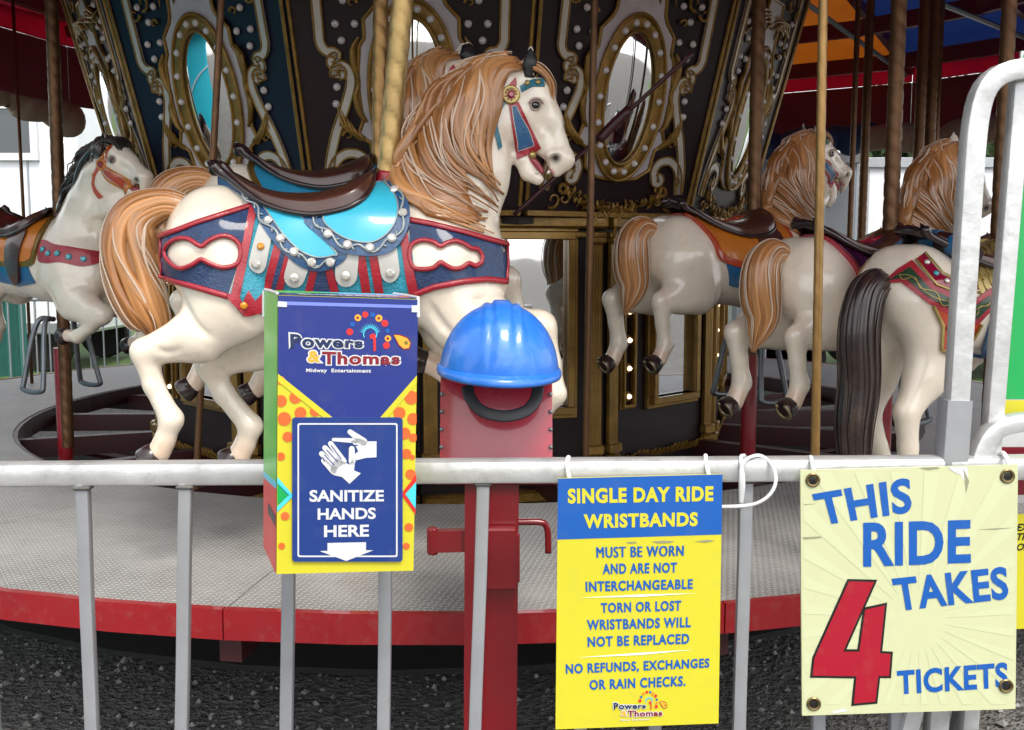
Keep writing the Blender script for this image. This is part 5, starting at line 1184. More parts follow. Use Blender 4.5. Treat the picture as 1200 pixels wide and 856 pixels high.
# ------------------------------------------------------------------ barrier in front
M('alu', 'd2d3d3', .32, .45, 0, .3, 9, bump=.16, bscale=24, dirt=.5, dirtcol=(.2, .19, .18), dscale=14); M('alu_bar', 'a0a2a6', .42, .4, 0, .15, 6, bump=.06, bscale=40, dirt=.2, dirtcol=(.25, .23, .22), dscale=20)
M('weld_grey', '6e6c68', .6, .5, 0, .4, 40); M('zip_white', 'e6e7e6', .4); M('cable_white', 'd9dadb', .35)
RY = 1.94
fence = thing('metal_barrier', 'aluminium barrier rail with upright bars in front of the carousel', 'barrier', (0, RY, 0))
rp0, rp1 = at(-160, 556.5, 1.965), at(1215, 547.5, 1.925); rp1 = rp0 + (rp1 - rp0) * 1.32
def oct_prof(w, h, b): return [(-w + b, -h), (w - b, -h), (w - b * .3, -h + b * .3), (w, -h + b), (w, h - b), (w - b * .3, h - b * .3), (w - b, h), (-w + b, h), (-w + b * .3, h - b * .3), (-w, h - b), (-w, -h + b), (-w + b * .3, -h + b * .3)]
mb = MB(); mb.tube(np.linspace(0, 1, 30)[:, None] * (rp1 - rp0) + rp0, 1, prof=oct_prof(.0225, .0225, .008), upv=(0, 0, 1)); mb.build('rail', 'alu', fence, angle=25)
b0 = rp0.copy(); b1 = rp1.copy(); b0[2] = b1[2] = .10
mb = MB(); mb.tube([b0, b1], 1, prof=oct_prof(.0225, .0225, .008), upv=(0, 0, 1)); mb.build('rail', 'alu', fence, angle=25)
def bar(px0, py0, px1, py1, ybend=0, wid=.0125, yoff=.0):
    p0 = at(px0, py0, RY + yoff); p1 = at(px1, py1, RY + yoff); d = (p1 - p0) / (p1[2] - p0[2]); z0 = rp0[2] - .018
    z0 = (rp0 + (rp1 - rp0) * ((p0[0] - rp0[0]) / (rp1[0] - rp0[0])))[2] - .02
    P = np.array([p0 + d * (z - p0[2]) for z in np.linspace(z0, .118, 12)]); P[1:-1, 0] += np.array([.0006 * math.sin(px0 + k) for k in range(10)])
    mb = MB(); mb.tube(P, 1, prof=oct_prof(wid, wid * .8, .003), upv=(0, 1, 0)); mb.build('bar', 'alu_bar', fence, angle=25)
    mb = MB(); c = P[0] + np.array((0, 0, -.004)); mb.box(c, (.034, .030, .008), bev=.003); mb.build('weld', 'weld_grey', fence)
for q in ((-22, 575, -8, 856), (97.5, 575, 108, 856), (218, 575, 213, 856), (339, 575, 336, 856), (452, 575, 450, 856), (566, 575, 557, 856), (683, 575, 680, 856), (771, 575, 767, 856), (874, 575, 866, 856), (962, 575, 959, 856), (1052, 575, 1049, 856), (1300, 575, 1297, 856), (1500, 575, 1497, 856), (1600, 575, 1597, 856)): bar(*q)

# gate frame of bent square tube
gate = thing('gate_frame', 'tall bent aluminium gate tube with rounded top at the right edge', 'gate', (at(1117, 540, 1.9)[0], 1.9, 0))
def sq_tube(px_pts, Y, w, name, m='alu', n=60, ext=None):
    P = [at(x, y, Y) for x, y in px_pts]
    if ext is not None:
        d = (P[0] - P[1]); d = d / abs(d[2]); P = [P[0] + d * (P[0][2] - ext)] + P
    P = np.array(P); C = []
    for i in range(len(P) - 1): k = max(2, int(np.linalg.norm(P[i + 1] - P[i]) / .03)); C += [P[i] + (P[i + 1] - P[i]) * j / k for j in range(k)]
    C.append(P[-1]); C = np.array(C)
    for _ in range(3): C[1:-1] = (C[:-2] + 2 * C[1:-1] + C[2:]) / 4
    mb = MB(); mb.tube(C, 1, prof=oct_prof(w, w, .004), upv=(0, 1, 0)); return mb.build(name, m, gate, angle=25)
sq_tube([(1116, 545), (1140, 160), (1145, 122), (1153, 101), (1168, 87), (1190, 81), (1240, 79), (1385, 80), (1412, 90), (1426, 112), (1432, 150), (1440, 545), (1452, 1195)], 1.93, .019, 'arch_tube', ext=.06)
sq_tube([(1159, 545), (1196, 88)], 1.955, .016, 'upright', ext=.06)
sq_tube([(1144, 545), (1150, 522), (1160, 505), (1176, 496), (1205, 493), (1360, 493), (1385, 503), (1396, 530), (1402, 1195)], 1.935, .017, 'loop_tube', ext=.06)
p0, p1 = at(1107, 640, 1.93), at(1119.5, 468, 1.93); mb = MB(); mb.tube([p0, p1], 1, prof=oct_prof(.0245, .0245, .004), upv=(0, 1, 0)); mb.build('sleeve', 'alu_bar', gate, angle=25)
for a, b, c, d in ((1098, 830, 1093, 856), (1128, 830, 1123, 856)):
    p0, p1 = at(a, b, 1.99), at(c, d, 1.99); dd = (p1 - p0) / abs(p1[2] - p0[2]); mb = MB(); mb.tube([p0 - dd * .35, p0 + dd * (p0[2] - .06)], 1, prof=oct_prof(.014, .014, .003), upv=(0, 1, 0)); mb.build('upright', 'alu_bar', gate, angle=25)

# ------------------------------------------------------------------ printed signs
for nm, c in (('ink_yellow', 'c4bc2c'), ('ink_blue', '0c52a2'), ('ink_cream', 'bdc199'), ('ink_black', '141414'), ('ink_red', '9a0a24'), ('ink_red2', 'b81230'), ('ink_white', 'c8cacc'), ('ink_navy', '1d2d7a'), ('ink_sani', '173478'), ('ink_orange', 'd8602a'), ('ink_lime', '50b832'), ('ink_cyan', '48c4e0'), ('ink_scarlet', 'dc2a26'), ('ink_green', '0f9a4c'), ('ink_maroon', '7c1226'), ('ink_darknavy', '16274e'), ('ink_amber', 'f0a030'), ('ink_violet', '8a7fd0'), ('ink_pale', 'e4efe6'), ('ink_olive', '6a6a1c'), ('ink_wear', '8a8a70')):
    M(nm, c, .33, 0, .25 if nm in ('ink_navy', 'ink_sani') else .1, .035, 3, bump=.02, bscale=5, dirt=.10, dirtcol=(.2, .19, .16), dscale=22)
M('grommet', '7a6a48', .35, .8, 0, .3, 30); M('coro_edge', 'c9cc9a', .6)
def sheet(F, quad, th, m, name, parent):
    mb = MB(); mb.prism([F.pt(x, y) for x, y in quad], -F.n * th); return mb.build(name, m, parent)
def ink(F, m, parent, name, off, polys=(), texts=(), **kw):
    mb = MB()
    for p in polys: F.poly(mb, p, off)
    for (b, q, k) in texts: text_quad(mb, F, b, q, off, **k)
    return mb.build(name, m, parent) if texts or name in ('ray_pattern', 'logo_rays', 'pictogram_lines', 'numeral_face') else mb.builds(name, m, parent)
def zp(s, ox, oy, pts): return [(ox + x / s, oy + y / s) for x, y in pts]
def zq(s, ox, oy, x0, y0, x1, y1, x2, y2, x3, y3): return zp(s, ox, oy, [(x0, y0), (x1, y1), (x2, y2), (x3, y3)])
def cable_tie(px, py, label, pyb, Y):
    c = at(px, py, Y); mb = MB(); a = np.linspace(0, 2 * np.pi, 30, endpoint=False); h = (at(px, py, Y)[2] - at(px, pyb, Y)[2]); 
    P = [c + np.array((.003 * math.sin(2 * q), .030 * math.cos(q) + .012, (h * .5 + .012) * math.sin(q) - h * .5)) for q in a]; mb.tube(P, .0042, 8, closed=True); mb.box(P[20] + np.array((.004, -.004, 0)), (.009, .008, .011), bev=.002)
    return obj1('cable_tie', mb, 'zip_white', label, 'cable tie', c, 'white cable ties on the barrier rail', smooth=True)

# wristband sign
c00, c10, c11, c01 = (654, 561), (846.5, 556), (842, 848), (651, 855)
F1 = face3(at(*c00, 1.90), at(*c10, 1.898), at(*c01, 1.885))
sg = thing('wristband_sign', 'yellow and blue sign about single day ride wristbands tied to the rail', 'sign', at(748, 700, 1.89))
sheet(F1, [c00, c10, c11, c01], .006, 'ink_yellow', 'panel', sg)
ink(F1, 'ink_blue', sg, 'blue_header', .0006, [[c00, c10, (845.6, 626.5), (653, 632.5)]])
s1 = (2.627, 640, 530)
ink(F1, 'ink_yellow', sg, 'heading', .0012, texts=[("SINGLE DAY RIDE", zq(*s1, 66, 112, 515, 104, 514, 151, 67, 159), dict(bold=.045, space=1.12))])
ink(F1, 'ink_yellow', sg, 'heading', .0012, texts=[("WRISTBANDS", zq(*s1, 115, 191, 467, 184, 466, 228, 116, 235), dict(bold=.045, space=1.12))])
L = [("MUST BE WORN", 155, 292, 423, 287, 422, 319, 156, 325), ("AND ARE NOT", 173, 343, 403, 339, 402, 371, 174, 376), ("INTERCHANGEABLE", 121, 398, 452, 390, 451, 421, 122, 430), ("TORN OR LOST", 168, 464, 416, 456, 415, 488, 169, 495), ("WRISTBANDS WILL", 125, 516, 446, 507, 445, 539, 126, 548), ("NOT BE REPLACED", 127, 568, 441, 558, 440, 590, 128, 600), ("NO REFUNDS, EXCHANGES", 60, 652, 503, 634, 502, 668, 61, 688), ("OR RAIN CHECKS.", 133, 701, 430, 688, 429, 720, 134, 732)]
M1 = L[0]; L = L[1:]
for dx, of in ((-1.3, .0012), (0, .0014), (1.3, .0016)): ink(F1, 'ink_blue', sg, 'lettering', of, texts=[(M1[0], zq(*s1, *[q + dx * (k % 2 == 0) for k, q in enumerate(M1[1:])]), dict(bold=0.0, space=1.12))])
for w in L: ink(F1, 'ink_blue', sg, 'lettering', .0012, texts=[(w[0], zq(*s1, *w[1:]), dict(bold=.024 if w[0][0] == 'M' else .034, space=1.12))])
ink(F1, 'ink_pale', sg, 'divider_line', .0012, [zp(*s1, [(100, 448), (290, 438), (465, 434), (290, 445)]), zp(*s1, [(95, 632), (290, 617), (455, 608), (290, 624)])])
ink(F1, 'ink_wear', sg, 'scuff', .0013, [zp(*s1, [(325, 275), (360, 272), (395, 274), (380, 279), (345, 280)]), zp(*s1, [(455, 274), (500, 270), (520, 272), (490, 278)]), zp(*s1, [(245, 277), (275, 275), (280, 279), (255, 281)])])
DN = dict(bold=.03, space=1.05)
def logo_big(F, par, Q, s):
    """Q maps logo units (traced from the dispenser) to pixels; s is a scale for outlines"""
    def q4(a): return [Q(*p) for p in a]
    W = [("Powers", q4([(200, 308), (628, 335), (628, 393), (203, 393)])), ("&", q4([(304, 408), (380, 410), (380, 477), (304, 477)])), ("Thomas", q4([(388, 413), (846, 425), (846, 490), (388, 490)]))]
    ink(F, 'ink_white', par, 'logo_outline', .0018, texts=[(a, q, dict(bold=.02, grow=.075, space=1.12)) for a, q in W])
    ink(F, 'ink_darknavy', par, 'logo_name', .0023, texts=[(W[0][0], W[0][1], dict(bold=.035, space=1.12))]); ink(F, 'ink_amber', par, 'logo_ampersand', .0023, texts=[(W[1][0], W[1][1], dict(bold=.035, space=1.12))]); ink(F, 'ink_maroon', par, 'logo_name', .0023, texts=[(W[2][0], W[2][1], dict(bold=.035, space=1.12))])
    ser_unused = [(200, 306, 60, 9), (203, 386, 62, 9), (388, 412, 88, 11), (418, 482, 46, 9)]

    ctr = (672, 310); rays = []
    for k in range(13):
        a = R(195 + 150 * k / 12 + 0); a0, a1 = ctr[0] + 34 * math.cos(a), ctr[1] + 34 * math.sin(a); b0, b1 = ctr[0] + 66 * math.cos(a), ctr[1] + 66 * math.sin(a); nx, ny = -math.sin(a) * 4, math.cos(a) * 4
        rays.append([Q(a0 - nx, a1 - ny), Q(b0, b1), Q(a0 + nx, a1 + ny)])
    ring = [Q(ctr[0] + 42 * math.cos(R(t)), ctr[1] + 42 * math.sin(R(t))) for t in range(150, 391, 15)] + [Q(ctr[0] + 36 * math.cos(R(t)), ctr[1] + 36 * math.sin(R(t))) for t in range(390, 149, -15)]
    ink(F, 'ink_cyan', par, 'logo_rays', .0018, rays + [ring])
    ink(F, 'ink_scarlet', par, 'logo_tower', .0024, [[Q(668, 318), Q(690, 306), Q(704, 314), Q(706, 408), Q(692, 412), Q(690, 338), Q(672, 336)]])
    B = {'ink_scarlet': [(552, 297, 20), (643, 195, 18), (759, 247, 20), (768, 377, 20)], 'ink_amber': [(600, 214, 20), (724, 217, 21), (777, 336, 19)], 'ink_blue': [(567, 253, 15), (687, 197, 15), (775, 291, 14)]}
    for m, l in B.items(): ink(F, m, par, 'logo_dots', .0019, [[Q(*p) for p in circ(x, y, r, 14)] for x, y, r in l])
    ink(F, 'ink_maroon', par, 'logo_dots', .0023, [[Q(*p) for p in circ(x, y, r, 10)] for x, y, r in ((598, 214, 8), (722, 217, 8), (776, 336, 8))])
    ink(F, 'ink_amber', par, 'logo_comet', .0021, [[Q(*p) for p in ((812, 315), (845, 318), (890, 335), (908, 362), (900, 392), (870, 397), (845, 375))]]); ink(F, 'ink_maroon', par, 'logo_comet', .0019, [[Q(*p) for p in ((808, 312), (848, 312), (896, 330), (914, 362), (905, 400), (868, 402), (838, 378))]]); ink(F, 'ink_olive', par, 'logo_comet', .0024, [[Q(*p) for p in circ(884, 362, 12, 7)]])
    ink(F, 'ink_white', par, 'logo_caption', .0019, texts=[("Midway  Entertainment", q4([(295, 513), (677, 515), (677, 545), (295, 541)]), dict(bold=.03, space=1.1))])
def Qs(x, y):   # small logo at the foot of the wristband sign
    u = (x - 200) / 646; v = (y - 195) / 350; return 640 + (207 + 150 * u) / 2.627, 530 + (742 + 88 * v - 6 * u) / 2.627
logo_big(F1, sg, Qs, .3)
cable_tie(666, 545, 'white cable tie at the left corner of the wristband sign', 566, 1.925); cable_tie(828, 543, 'white cable tie at the right corner of the wristband sign', 562, 1.925)
# loop of white cord beside it
mb = MB(); P = crom([at(868, 592, 1.905), at(868, 560, 1.885), at(872, 541, 1.895), at(890, 534, 1.93), at(905, 546, 1.90), at(909, 565, 1.88), at(900, 582, 1.88), at(880, 592, 1.89), at(845, 594, 1.90), at(838, 592, 1.94)], 60); mb.tube(P, .0035, 8); P = crom([at(868, 596, 1.91), at(871, 566, 1.895), at(868, 538, 1.915), at(872, 534, 1.94)], 20); mb.tube(P, .004, 8)
obj1('cord', mb, 'cable_white', 'loop of thin white cord over the rail right of the wristband sign', 'cord', P[0], smooth=True)

# tickets sign
t00, t10, t11, t01 = (938, 551.5), (1193, 545), (1190, 831), (940, 839)
F2 = face3(at(*t00, 1.89), at(*t10, 1.865), at(*t01, 1.875))
sg = thing('ticket_sign', 'cream sign saying this ride takes 4 tickets in blue with a big red 4', 'sign', at(1065, 690, 1.87))
sheet(F2, [t00, t10, t11, t01], .008, 'ink_cream', 'panel', sg)
s2 = (2.625, 920, 530)
BD = dict(bold=.035)
for w in (("THIS", 82, 128, 386, 76, 390, 186, 112, 226), ("RIDE", 240, 217, 571, 208, 571, 340, 240, 353), ("TAKES", 327, 388, 682, 350, 688, 452, 345, 490), ("TICKETS", 343, 672, 684, 645, 686, 724, 346, 746)):
    ink(F2, 'ink_blue', sg, 'lettering', .0012, texts=[(w[0], zq(*s2, *w[1:]), dict(bold=.032, space=1.06))])
rays = []
for k in range(28):
    a = 2 * math.pi * (k + .5) / 28; d = .055; cx, cy = 400, 520; 
    pts = [(cx + 90 * math.cos(a), cy + 90 * math.sin(a)), (cx + 700 * math.cos(a - d), cy + 700 * math.sin(a - d)), (cx + 700 * math.cos(a + d), cy + 700 * math.sin(a + d))]
    def clip(poly, f, g):
        out = []
        for i in range(len(poly)):
            p, q = poly[i - 1], poly[i]; fp, fq = f(p), f(q)
            if (fp >= 0) != (fq >= 0): t_ = fp / (fp - fq); out.append((p[0] + (q[0] - p[0]) * t_, p[1] + (q[1] - p[1]) * t_))
            if fq >= 0: out.append(q)
        return out
    for f in (lambda p: p[0] - 56, lambda p: 704 - p[0], lambda p: p[1] - 62, lambda p: 776 - p[1]): pts = clip(pts, f, None) if len(pts) > 2 else pts
    if len(pts) > 2: rays.append(zp(*s2, pts))
M('ink_ray', 'bfc39d', .33, 0, .1, .02, 3)
ink(F2, 'ink_ray', sg, 'ray_pattern', .0005, rays)
four = [(196, 397), (273, 399), (178, 613), (228, 613), (246, 484), (306, 471), (291, 618), (324, 620), (319, 688), (286, 688), (277, 767), (211, 773), (219, 689), (84, 687), (90, 633)]
hole = None
ink(F2, 'ink_black', sg, 'numeral_outline', .0010, [zp(*s2, offpoly(four, 7))]); ink(F2, 'ink_red', sg, 'numeral', .0016, [zp(*s2, four)]); pass
for x, y in ((85, 86), (683, 74), (88, 774), (679, 719)):
    px, py = zp(*s2, [(x, y)])[0]; c = F2.pt(px, py, .001); X = np.cross(F2.n, (0, 0, 1)); X /= np.linalg.norm(X); m = MB(); m.lathe([(.0135, -.001), (.0135, .0015), (.0115, .003), (.0085, .002), (.0072, -.001)], c, 22, X, np.cross(F2.n, X), F2.n); g = m.build('grommet', 'grommet', sg, angle=40); m = MB(); m.lathe([(.0070, 0), (.0002, .0004)], c + F2.n * .0006, 16, X, np.cross(F2.n, X), F2.n); m.build('eyelet', 'ink_black', g)
ink(F2, 'ink_wear', sg, 'scuff', .0009, [zp(*s2, [(410, 48), (470, 45), (475, 50), (440, 55)]), zp(*s2, [(548, 50), (566, 90), (556, 128), (552, 90)]), zp(*s2, [(590, 238), (650, 234), (706, 232), (650, 238)]), zp(*s2, [(52, 262), (110, 259), (112, 263), (60, 268)]), zp(*s2, [(58, 160), (100, 158), (58, 163)])])
ink(F2, 'ink_white', sg, 'scuff', .0008, [zp(*s2, [(500, 46), (560, 44), (562, 78), (548, 88), (540, 70), (520, 62)]), zp(*s2, [(136, 800), (180, 788), (195, 796), (150, 804)])])
cable_tie(952, 545, 'white cable tie at the left corner of the ticket sign', 562, 1.91); cable_tie(1179, 540, 'white cable tie at the right corner of the ticket sign', 558, 1.90)

# green sign and yellow notice at the right edge
F3 = Face(at(1190, 300, 2.02), (0, -1, 0)); sg = thing('green_sign', 'green sign with yellow foot behind the gate tubes at the right edge', 'sign', at(1230, 300, 2.02))
sheet(F3, [(1197, 60), (1420, 60), (1412, 590), (1168, 590)], .006, 'ink_white', 'panel', sg); ink(F3, 'ink_green', sg, 'green_field', .0008, [[(1199, 64), (1418, 64), (1414, 468), (1176, 468)]]); ink(F3, 'ink_yellow', sg, 'yellow_band', .0008, [[(1176, 469), (1414, 469), (1414, 487), (1174.5, 487)]]); ink(F3, 'ink_maroon', sg, 'dark_band', .0008, [[(1170, 524), (1412, 524), (1410, 580), (1168, 580)]])
F4 = Face(at(1190, 640, 1.96), (0, -1, 0)); sg = thing('yellow_notice', 'yellow notice with black lettering behind the ticket sign at the right edge', 'sign', at(1260, 660, 1.96))
sheet(F4, [(1150, 604), (1330, 600), (1330, 735), (1150, 738)], .005, 'ink_yellow', 'panel', sg)
for b, y in (("EX", 614), ("TH", 625), ("OR", 637)): ink(F4, 'ink_black', sg, 'lettering', .0008, texts=[(b, [(1192, y), (1207, y - .5), (1206, y + 8), (1191, y + 8.5)], dict(bold=.03, shear=.2))])

# ------------------------------------------------------------------ hand sanitizer dispenser in its printed wrap
q00, q10, q11, q01 = (326, 346), (490, 351), (484.5, 669), (324, 673)
P00, P10, P01 = at(*q00, 1.66), at(*q10, 1.742), at(*q01, 1.66)
FB = face3(P00, P10, P01); bx = thing('sanitizer_box', 'tall printed cardboard hand sanitizer dispenser in front of the rail', 'dispenser', at(405, 672, 1.72))
B = {k: FB.pt(*k) for k in (q00, q10, q11, q01)}; back = -FB.n * .17
m = MB(); m.prism([B[q00], B[q10], B[q11], B[q01]], back); m.build('carton', 'ink_yellow', bx)
# left side sheets (lime above, scarlet below, cyan chevron between) and the lid
nl = np.cross(B[q01] - B[q00], back); nl /= np.linalg.norm(nl); nl = nl if nl[0] < 0 else -nl; nt = np.cross(B[q10] - B[q00], back); nt /= np.linalg.norm(nt); nt = nt if nt[2] > 0 else -nt
def LS(u, v, o=.001): return B[q00] + (B[q01] - B[q00]) * v + back * u + nl * o
def TS(u, v, o=.001): return B[q00] + (B[q10] - B[q00]) * u + back * v + nt * o
for nm, mm, pts in (('lime_side', 'ink_lime', [(0, 0), (1, 0), (1, .70), (0, .665)]), ('cyan_stripe', 'ink_cyan', [(0, .665), (1, .70), (1, .725), (0, .69)]), ('scarlet_side', 'ink_scarlet', [(0, .69), (1, .725), (1, 1), (0, 1)])):
    m = MB(); m.flat([LS(*p) for p in pts]); m.build(nm, mm, bx)
m = MB(); m.flat([LS(.05, .79, .0015), LS(.6, .79, .0015), LS(.6, .83, .0015), LS(.05, .83, .0015)]); m.build('side_slot', 'ink_black', bx)
for nm, mm, pts in (('lime_lid', 'ink_lime', [(0, .45), (0, 1), (.35, 1), (.52, .72)]), ('blue_lid', 'ink_navy', [(0, 0), (1, 0), (1, .3), (.5, .55), (0, .45)]), ('cyan_lid', 'ink_cyan', [(.35, 1), (1, 1), (1, .75), (.52, .72)]), ('violet_lid', 'ink_violet', [(.52, .72), (1, .75), (1, .55), (.5, .55)]), ('orange_lid', 'ink_orange', [(.5, .55), (1, .55), (1, .3)])):
    m = MB(); m.flat([TS(*p) for p in pts]); m.build(nm, mm, bx)
m = MB(); v, f = text_geo("HOWDY", .03, 0, 1.1)
lo, hi = v.min(0), v.max(0)
rr = random.Random(8); m = MB()
for k in range(16): u = .16 + .60 * k / 16 + rr.uniform(-.01, .01); w = .015 + .02 * rr.random(); m.flat([TS(u, .12, .0016), TS(u + w, .12, .0016), TS(u + w * 1.2, .30, .0016), TS(u + .004, .30, .0016)])
m.build('lid_print', 'ink_white', bx)
# tape and folded white corner edges
m = MB(); m.tube([LS(1.0, .0, .002), LS(1.0, .06, .002), LS(1.0, .10, .002)], .003, 6); m.tube([TS(0, 1, .002), TS(0, .6, .003), TS(-.005, .0, .003)], .0025, 6); m.tube([TS(1, 1, .002), TS(1, .5, .003), TS(1.0, 0, .003), B[q10] + np.array((0, 0, -.03)) + FB.n * .001], .0028, 6); m.builds('white_edge', 'ink_white', bx)
FBo = FB
ink(FB, 'ink_white', bx, 'tape', .0026, [[(325.5, 353), (336, 354), (336, 360), (325, 359.5)], [(482, 358), (489.6, 358), (489.5, 366), (482, 366)]])
ink(FB, 'ink_navy', bx, 'blue_top', .0010, [[(326, 346.4), (489.9, 351.4), (488.3, 440), (443, 492), (393, 492), (325.5, 438)]])
M('ink_bevel', '6f7fd6', .3, 0, .3, .03); ink(FB, 'ink_bevel', bx, 'top_fold', .0014, [[(326, 353.2), (489.9, 358), (489.8, 361.5), (326, 357.4)]])
ink(FB, 'ink_yellow', bx, 'yellow_chevron', .0014, [[(325.5, 438), (393, 492), (382, 492), (325.4, 447)], [(488.3, 440), (443, 492), (452, 492), (488.2, 449)]])
dots = []
for x, y, r in ((329, 446, 5), (346, 466, 7), (329, 470, 7), (333, 491, 8), (352, 484, 7), (369, 482, 6), (332, 455, 0), (337, 512, 6), (329, 535, 5), (337, 533, 0), (328, 570, 0), (334, 605, 5), (330, 640, 4), (482, 466, 8), (468, 484, 7), (484, 491, 7), (474, 508, 7), (484, 513, 5), (476, 532, 6), (481, 556, 6), (474, 575, 0), (479, 618, 5), (476, 640, 4), (483, 536, 3)):
    if r: dots.append([(max(325.6, min(488.0, a)), b) for a, b in circ(x, y, r, 18)])
ink(FB, 'ink_orange', bx, 'orange_dots', .0012, dots)
for nm, mm, pts in (('green_diamond', 'ink_green', [(325, 566), (339, 580), (325, 592)]), ('cyan_diamond', 'ink_cyan', [(324.7, 559), (342, 579), (342, 583), (324.5, 600), (324.6, 594), (337, 581), (324.7, 567)]), ('red_diamond', 'ink_scarlet', [(487.5, 556), (470, 579), (486.6, 603), (486.7, 597), (474, 579), (487.4, 564)]), ('cyan_diamond', 'ink_cyan', [(487.4, 565), (475, 579), (486.7, 596)])): ink(FB, mm, bx, nm, .0016, [pts])
s6 = (5.035, 300, 330); logo_big(FB, bx, lambda x, y: (300 + x / 5.035, 330 + y / 5.035), 1)
# framed instruction plate on its front
m = MB(); o = rrect(342, 489, 471, 657.5, 4); m.prism([FB.pt(x, y, .005) for x, y in o], -FB.n * .004); pl = m.build('instruction_plate', 'ink_sani', bx)
o1, o2 = rrect(348, 495.5, 465, 652, 2.5), rrect(349.8, 497.3, 463.2, 650.2, 1.8)
m = MB(); V = [FB.pt(x, y, .0056) for x, y in o1 + o2]; n = len(o1); m.add(V, [(i, (i + 1) % n, n + (i + 1) % n, n + i) for i in range(n)]); m.build('plate_border', 'ink_white', pl)
ink(FB, 'ink_white', pl, 'lettering', .0058, texts=[("SANITIZE", [(362, 573.5), (449, 573.5), (449, 587), (362, 587.5)], dict(bold=.03)), ("HANDS", [(371.5, 595), (439.5, 594), (439.5, 607.5), (371.5, 608.5)], dict(bold=.03)), ("HERE", [(379, 615), (431.5, 614), (431.5, 628), (379, 628.6)], dict(bold=.03))])
ink(FB, 'ink_white', pl, 'arrow', .0059, [[(383, 635.5), (428, 634.5), (428, 644), (436.5, 644), (405, 656.5), (374, 645), (383, 644.5)]])
Z3 = lambda x, y: (100 + x / 3, 340 + y / 3)
h1 = [[Z3(*p) for p in [(866, 610), (880, 590), (905, 600), (925, 612), (938, 590), (944, 612), (942, 632), (966, 642), (926, 679), (900, 655), (870, 648), (858, 630)]]]
fing = [((835, 598), (870, 635), 8.5, 11), ((828, 573), (876, 620), 9, 11), ((840, 553), (890, 607), 9.5, 11), ((860, 538), (905, 600), 9.5, 11), ((934, 556), (935, 600), 10, 12)]
h1 += [[Z3(*p) for p in caps(a, b, ra, rb)] for a, b, ra, rb in fing]
h2 = [[Z3(*p) for p in [(1021, 530), (1021, 586), (985, 588), (948, 597), (945, 575), (957, 565), (948, 548), (940, 540), (930, 530), (960, 520), (985, 530)]], [Z3(*p) for p in caps((928, 497), (975, 532), 9, 14)], [Z3(*p) for p in caps((870, 524), (950, 528), 6, 9)]]
ink(FB, 'ink_white', pl, 'hand_pictogram', .0059, h2); ink(FB, 'ink_white', pl, 'hand_pictogram', .0064, h1)
gaps = [[Z3(*p) for p in caps(a, b, 1.5, 1.5, 4)] for a, b in (((838, 577), (872, 612)), ((846, 560), (884, 602)), ((862, 545), (897, 592)), ((838, 600), (832, 585)))]
wig = [[Z3(*p) for p in caps((900 + 9 * k, 538 + 5 * (k % 2)), (909 + 9 * k, 538 + 5 * ((k + 1) % 2) + k), 1.5, 1.5, 4)] for k in range(6)]
ink(FB, 'ink_sani', pl, 'pictogram_lines', .0068, gaps + wig)

# ------------------------------------------------------------------ red control post with a hard hat on it
M('post_red', '7a0915', .30, 0, .6, .15, 5, bump=.05, bscale=30, dirt=.25, dirtcol=(.12, .03, .03), dscale=9); M('post_red_skylit', 'a81a32', .26, 0, .8, .12, 5, bump=.03, bscale=20)
post = thing('control_post', 'red steel control post with a box on top behind the rail', 'post', (at(577, 800, 2.22)[0], 2.22, 0))
pa, pb = at(577, 560, 2.22), at(575, 856, 2.22); dd = (pb - pa) / abs(pb[2] - pa[2]); pb = pa + dd * pa[2]
m = MB(); m.tube([pa + np.array((0, 0, .02)), pb], 1, prof=[(-.0585, -.05), (.0585, -.05), (.0585, .05), (-.0585, .05)], upv=(0, 1, 0)); m.build('column', 'post_red', post)
zt = at(582, 425, 2.19)[2]; zb_ = at(582, 556, 2.19)[2]; cx0, cx1 = at(514.5, 500, 2.19)[0], at(648, 500, 2.19)[0]
Pq = [(cx0, 2.20, zb_), (cx1, 2.20, zb_), (cx1, 2.26, zt), (cx0, 2.26, zt)]; m = MB(); m.prism(Pq, (0, .24, 0)); m.build('console_box', 'post_red_skylit', post)  # lighter, pinker than the column: sky reflection put into the base colour
m = MB()
for k in range(6):
    for x in (cx0 + .004, cx1 - .004): m.ball((x, 2.20 + .06 * (k + .5) / 6.5 - .004, zb_ + (zt - zb_) * (k + .5) / 6.5), .005, 8)
m.builds('rivet', 'galv', post)
m = MB(); m.box(((cx0 + cx1) / 2, 2.23, zb_ - .008), (cx1 - cx0 + .02, .16, .014), bev=.004); m.build('base_flange', 'post_red', post)
m = MB(); c = at(577, 655, 2.15); m.box(at(588, 654, 2.15), (.066, .03, .135), bev=.004); m.box(at(588, 654, 2.162), (.078, .02, .11), bev=.004); m.build('latch_plate', 'post_red', post)
m = MB(); m.tube([at(545, 633, 2.20), at(508, 634, 2.20)], 1, prof=[(-.012, -.024), (.012, -.024), (.012, .024), (-.012, .024)], upv=(0, 0, 1)); m.lathe([(.011, -.03), (.013, -.026), (.013, .026), (.011, .03)], at(507, 634, 2.20), 14); m.build('side_bracket', 'post_red', post)
m = MB(); m.tube(crom([at(605, 612, 2.20), at(630, 612, 2.20), at(639, 615, 2.20), at(642, 625, 2.20), at(642.5, 648, 2.20)], 30), .0075, 10); m.build('hook_handle', 'post_red', post, smooth=True)
